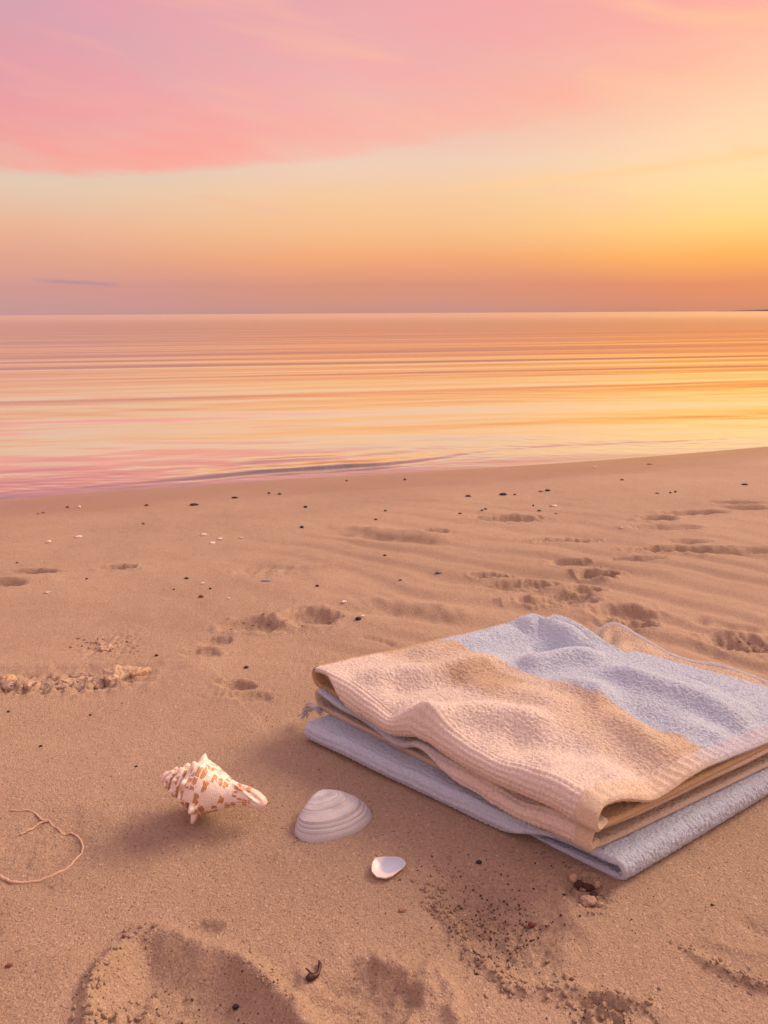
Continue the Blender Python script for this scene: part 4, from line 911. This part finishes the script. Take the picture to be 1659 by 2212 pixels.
slab('crust_piece', [(222, 1455), (260, 1448), (296, 1452), (318, 1458), (288, 1462), (255, 1474), (232, 1478), (226, 1468)], 0.030, 0.004, WOOD, 'biggest pale broken crust slab at the right end of the trench', 'crust piece', GD, 101)
slab('crust_piece', [(284, 1452), (304, 1451), (326, 1455), (305, 1464), (286, 1468)], 0.012, 0.006, OCHRE, 'ochre crust wedge against the right end of the biggest slab', 'crust piece', GD, 102)
slab('crust_piece', [(195, 1470), (212, 1466), (224, 1472), (222, 1482), (204, 1484)], 0.010, 0.003, DARKW, 'dark grey crust lump left of the biggest slab', 'crust piece', GD, 103)
slab('crust_piece', [(84, 1488), (112, 1481), (140, 1484), (150, 1490), (110, 1497), (86, 1497)], 0.012, 0.001, DARKW, 'long grey crust piece in the middle of the trench front', 'crust piece', GD, 104)
slab('crust_piece', [(4, 1490), (30, 1482), (52, 1485), (48, 1498), (20, 1504), (6, 1500)], 0.018, 0.002, DARKW, 'dark brown crust boulder at the left end of the trench', 'crust piece', GD, 105)
slab('crust_piece', [(0, 1470), (16, 1462), (34, 1466), (40, 1477), (18, 1483), (2, 1480)], 0.018, 0.003, OCHRE, 'ochre crust lump behind the dark boulder at the left end', 'crust piece', GD, 106)
slab('crust_piece', [(40, 1466), (80, 1458), (110, 1462), (84, 1471), (50, 1473)], 0.008, 0.002, DARKW, 'flat dark crust slab at the back of the trench, left', 'crust piece', GD, 107)
slab('crust_piece', [(58, 1480), (84, 1474), (106, 1476), (92, 1485), (66, 1488)], 0.012, 0.004, WOOD, 'pale crust lump in the middle of the trench beside grey ones', 'crust piece', GD, 108)
slab('crust_piece', [(130, 1468), (170, 1458), (208, 1460), (200, 1467), (160, 1474)], 0.006, 0.002, WOOD, 'thin pale crust plate lying behind the dark grey lump', 'crust piece', GD, 109)
slab('crust_piece', [(120, 1480), (150, 1472), (186, 1474), (178, 1484), (140, 1488)], 0.008, 0.001, WOOD, 'pale crust plate in front of the thin plate', 'crust piece', GD, 110)
slab('crust_piece', [(215, 1400), (238, 1392), (262, 1394), (240, 1402), (220, 1405)], 0.005, 0.001, WOOD, 'thin sand crust flake on the scratched patch above the trench', 'crust piece', GD, 111)

slab('crust_piece', [(150, 1484), (178, 1478), (204, 1482), (190, 1490), (158, 1493)], 0.007, 0.001, DARKW, 'low grey crust plate left of the dark grey lump, front of the trench', 'crust piece', GD, 112)
slab('crust_piece', [(54, 1492), (78, 1487), (90, 1492), (76, 1500), (56, 1501)], 0.010, 0.001, WOOD, 'pale crust lump right of the dark boulder, front of the trench', 'crust piece', GD, 113)
slab('crust_piece', [(108, 1470), (132, 1464), (150, 1470), (132, 1478), (112, 1478)], 0.010, 0.003, OCHRE, 'ochre crust piece in the middle of the trench behind the long grey one', 'crust piece', GD, 114)
slab('crust_piece', [(150, 1462), (176, 1454), (206, 1455), (192, 1461)], 0.006, 0.001, DARKW, 'narrow grey crust strip at the back of the trench', 'crust piece', GD, 115)
slab('crust_piece', [(-24, 1476), (-4, 1466), (10, 1472), (6, 1490), (-14, 1494)], 0.012, 0.002, WOOD, 'pale crust piece cut by the left edge of the picture', 'crust piece', GD, 116)

# damp clods at the towel corner
CLOD = simple('damp_clod', (0.62, 0.44, 0.31), 0.9, 0.3, 120, 0.003); DCLOD = simple('dark_clod', (0.10, 0.04, 0.028), 0.85, 0.4, 120, 0.002); MATS['clod'] = CLOD; MATS['dclod'] = DCLOD
for (px, py, w, h, m, lab) in [(1238, 1903, 16, 26, 'clod', 'pale sand clod leftmost of those under the towel corner'), (1252, 1908, 22, 22, 'dclod', 'dark clod under the towel corner beside the pale leftmost one'), (1270, 1915, 24, 20, 'dclod', 'dark brown clod in the middle of the clods by the towel'),
    (1283, 1930, 20, 22, 'dclod', 'dark clod on the right side of the clods by the towel'), (1270, 1946, 34, 24, 'clod', 'largest pale sand clod in front of the dark clods'), (1290, 1915, 14, 22, 'clod', 'pale clod at the right end behind the dark clods'), (1298, 1955, 12, 12, 'clod', 'small pale clod to the right of the largest one')]:
    place('sand_clod', px, py, w, h, m, lab, 'clod', 'clods by the towel corner', rg=0.35, sink=0.12 if m == 'clod' else 0.35)

# dark mineral grains: nobody could count them
def grains():
    VV, FF, o = [], [], 0; v0, f0 = blob(3, 1, 1, 1, 0.25, 8, 6)
    pts = []
    for _ in range(150): pts.append((rng.normal(1100, 60), rng.normal(1990, 48), rng.uniform(2.0, 6.0)))
    for _ in range(60): pts.append((rng.normal(1000, 30), rng.normal(1975, 45), rng.uniform(2, 5)))
    for _ in range(60): pts.append((rng.uniform(900, 1250), rng.uniform(1840, 1960), rng.uniform(1.5, 4)))
    for _ in range(260): pts.append((rng.uniform(0, 1659), rng.uniform(1500, 2205), rng.uniform(1.2, 3.2)))
    for _ in range(40): pts.append((rng.normal(1300, 50), rng.normal(2180, 20), rng.uniform(3, 6)))
    for _ in range(35): pts.append((rng.normal(420, 90), rng.normal(2150, 40), rng.uniform(2, 6)))
    P = np.array([np.append(at(a, b)[:2], c) for a, b, c in pts]); z = relief(P[:, 0], P[:, 1])
    inside = np.zeros(len(P), bool)
    for (x_, y_, w_), zg in zip(P, z):
        dd = np.array([x_, y_]); 
        # keep clear of the towel
        ok = True; Lc, Nc, Rc, Bc = Lb[:2], Nb[:2], Rb[:2], Bb[:2]; poly = [Lc, Nc, Rc, Bc]; s_ = [np.cross(poly[(i + 1) % 4] - poly[i], dd - poly[i]) for i in range(4)]
        if all(v > 0 for v in s_) or all(v < 0 for v in s_): continue
        r_ = w_ * px_size((x_, y_, 0)) / 2; sc3 = np.array([r_ * rng.uniform(0.8, 1.5), r_ * rng.uniform(0.7, 1.1), r_ * rng.uniform(0.5, 0.9)]); a = rng.uniform(0, 3)
        v = v0 * sc3; v = v @ np.array([[math.cos(a), math.sin(a), 0], [-math.sin(a), math.cos(a), 0], [0, 0, 1]]) + np.array([x_, y_, zg + sc3[2] * 0.3]); VV.append(v); FF.append(f0 + o); o += len(v)
    g = mesh_obj('dark_grains', np.concatenate(VV), np.concatenate(FF), simple('dark_grain', (0.065, 0.026, 0.018), 0.7, 0.5, 200, 0.0)); tag(g, 'dark grains strewn over the sand', 'grains', kind='stuff')
grains()
def crumbs():
    VV, FF, o = [], [], 0; protos = [blob(20 + i, 1, 1, 1, 0.45, 9, 7) for i in range(5)]; P = []
    def along(pts, n, spread, lo, hi):
        q = smooth_pl([gp(*p) for p in pts], 12)
        for _ in range(n):
            a = q[rng.integers(0, len(q))]; P.append((a[0] + rng.normal(0, spread), a[1] + rng.normal(0, spread), rng.uniform(lo, hi) ** 1.0))
    along([(192, 2205), (200, 2130), (235, 2075), (275, 2028), (330, 2004)], 60, 0.007, 0.0008, 0.0026)
    along([(250, 2200), (262, 2170), (340, 2178), (400, 2190)], 70, 0.014, 0.0008, 0.0030)
    along([(505, 2058), (560, 2108), (620, 2168)], 30, 0.006, 0.0007, 0.0018)
    along([(912, 1915), (960, 1975), (1010, 2040), (1055, 2085), (1110, 2130), (1230, 2140)], 190, 0.007, 0.0008, 0.0027)
    along([(960, 1930), (1050, 1990), (1130, 2060)], 150, 0.022, 0.0006, 0.0020)
    along([(1240, 2150), (1310, 2170), (1420, 2190)], 80, 0.013, 0.0008, 0.0026)
    along([(1470, 2045), (1580, 2105), (1659, 2130)], 60, 0.006, 0.0007, 0.0020)
    along([(1240, 1900), (1300, 1950)], 40, 0.014, 0.0008, 0.0022)
    along([(500, 1352), (600, 1345), (720, 1335)], 60, 0.016, 0.0010, 0.0030)
    along([(0, 1500), (100, 1488), (200, 1478), (300, 1456)], 130, 0.014, 0.0008, 0.0024)
    along([(190, 1385), (290, 1400)], 50, 0.02, 0.0010, 0.0030)
    along([(1540, 1388), (1659, 1388)], 50, 0.02, 0.0010, 0.0035)
    A = np.array(P); z = relief(A[:, 0], A[:, 1])
    for (x_, y_, r_), zg in zip(A, z):
        v0, f0 = protos[rng.integers(0, 5)]; a = rng.uniform(0, 6); sc3 = r_ * np.array([rng.uniform(0.8, 1.4), rng.uniform(0.7, 1.1), rng.uniform(0.5, 0.9)])
        v = (v0 * sc3) @ np.array([[math.cos(a), math.sin(a), 0], [-math.sin(a), math.cos(a), 0], [0, 0, 1]]) + np.array([x_, y_, zg + sc3[2] * 0.35]); VV.append(v); FF.append(f0 + o); o += len(v)
    c = mesh_obj('sand_crumbs', np.concatenate(VV), np.concatenate(FF), SAND, attrs={'wet': np.full(o, 3.0)}); tag(c, 'crumbs of sand along the prints and ridges', 'sand crumbs', kind='stuff')
crumbs()

# ------------------------------------------------------------------ render settings
sc.view_settings.view_transform = 'Standard'; sc.view_settings.look = 'None'; sc.view_settings.exposure = 0.10; sc.view_settings.gamma = 1
sc.render.engine = 'CYCLES'; sc.cycles.max_bounces = 6
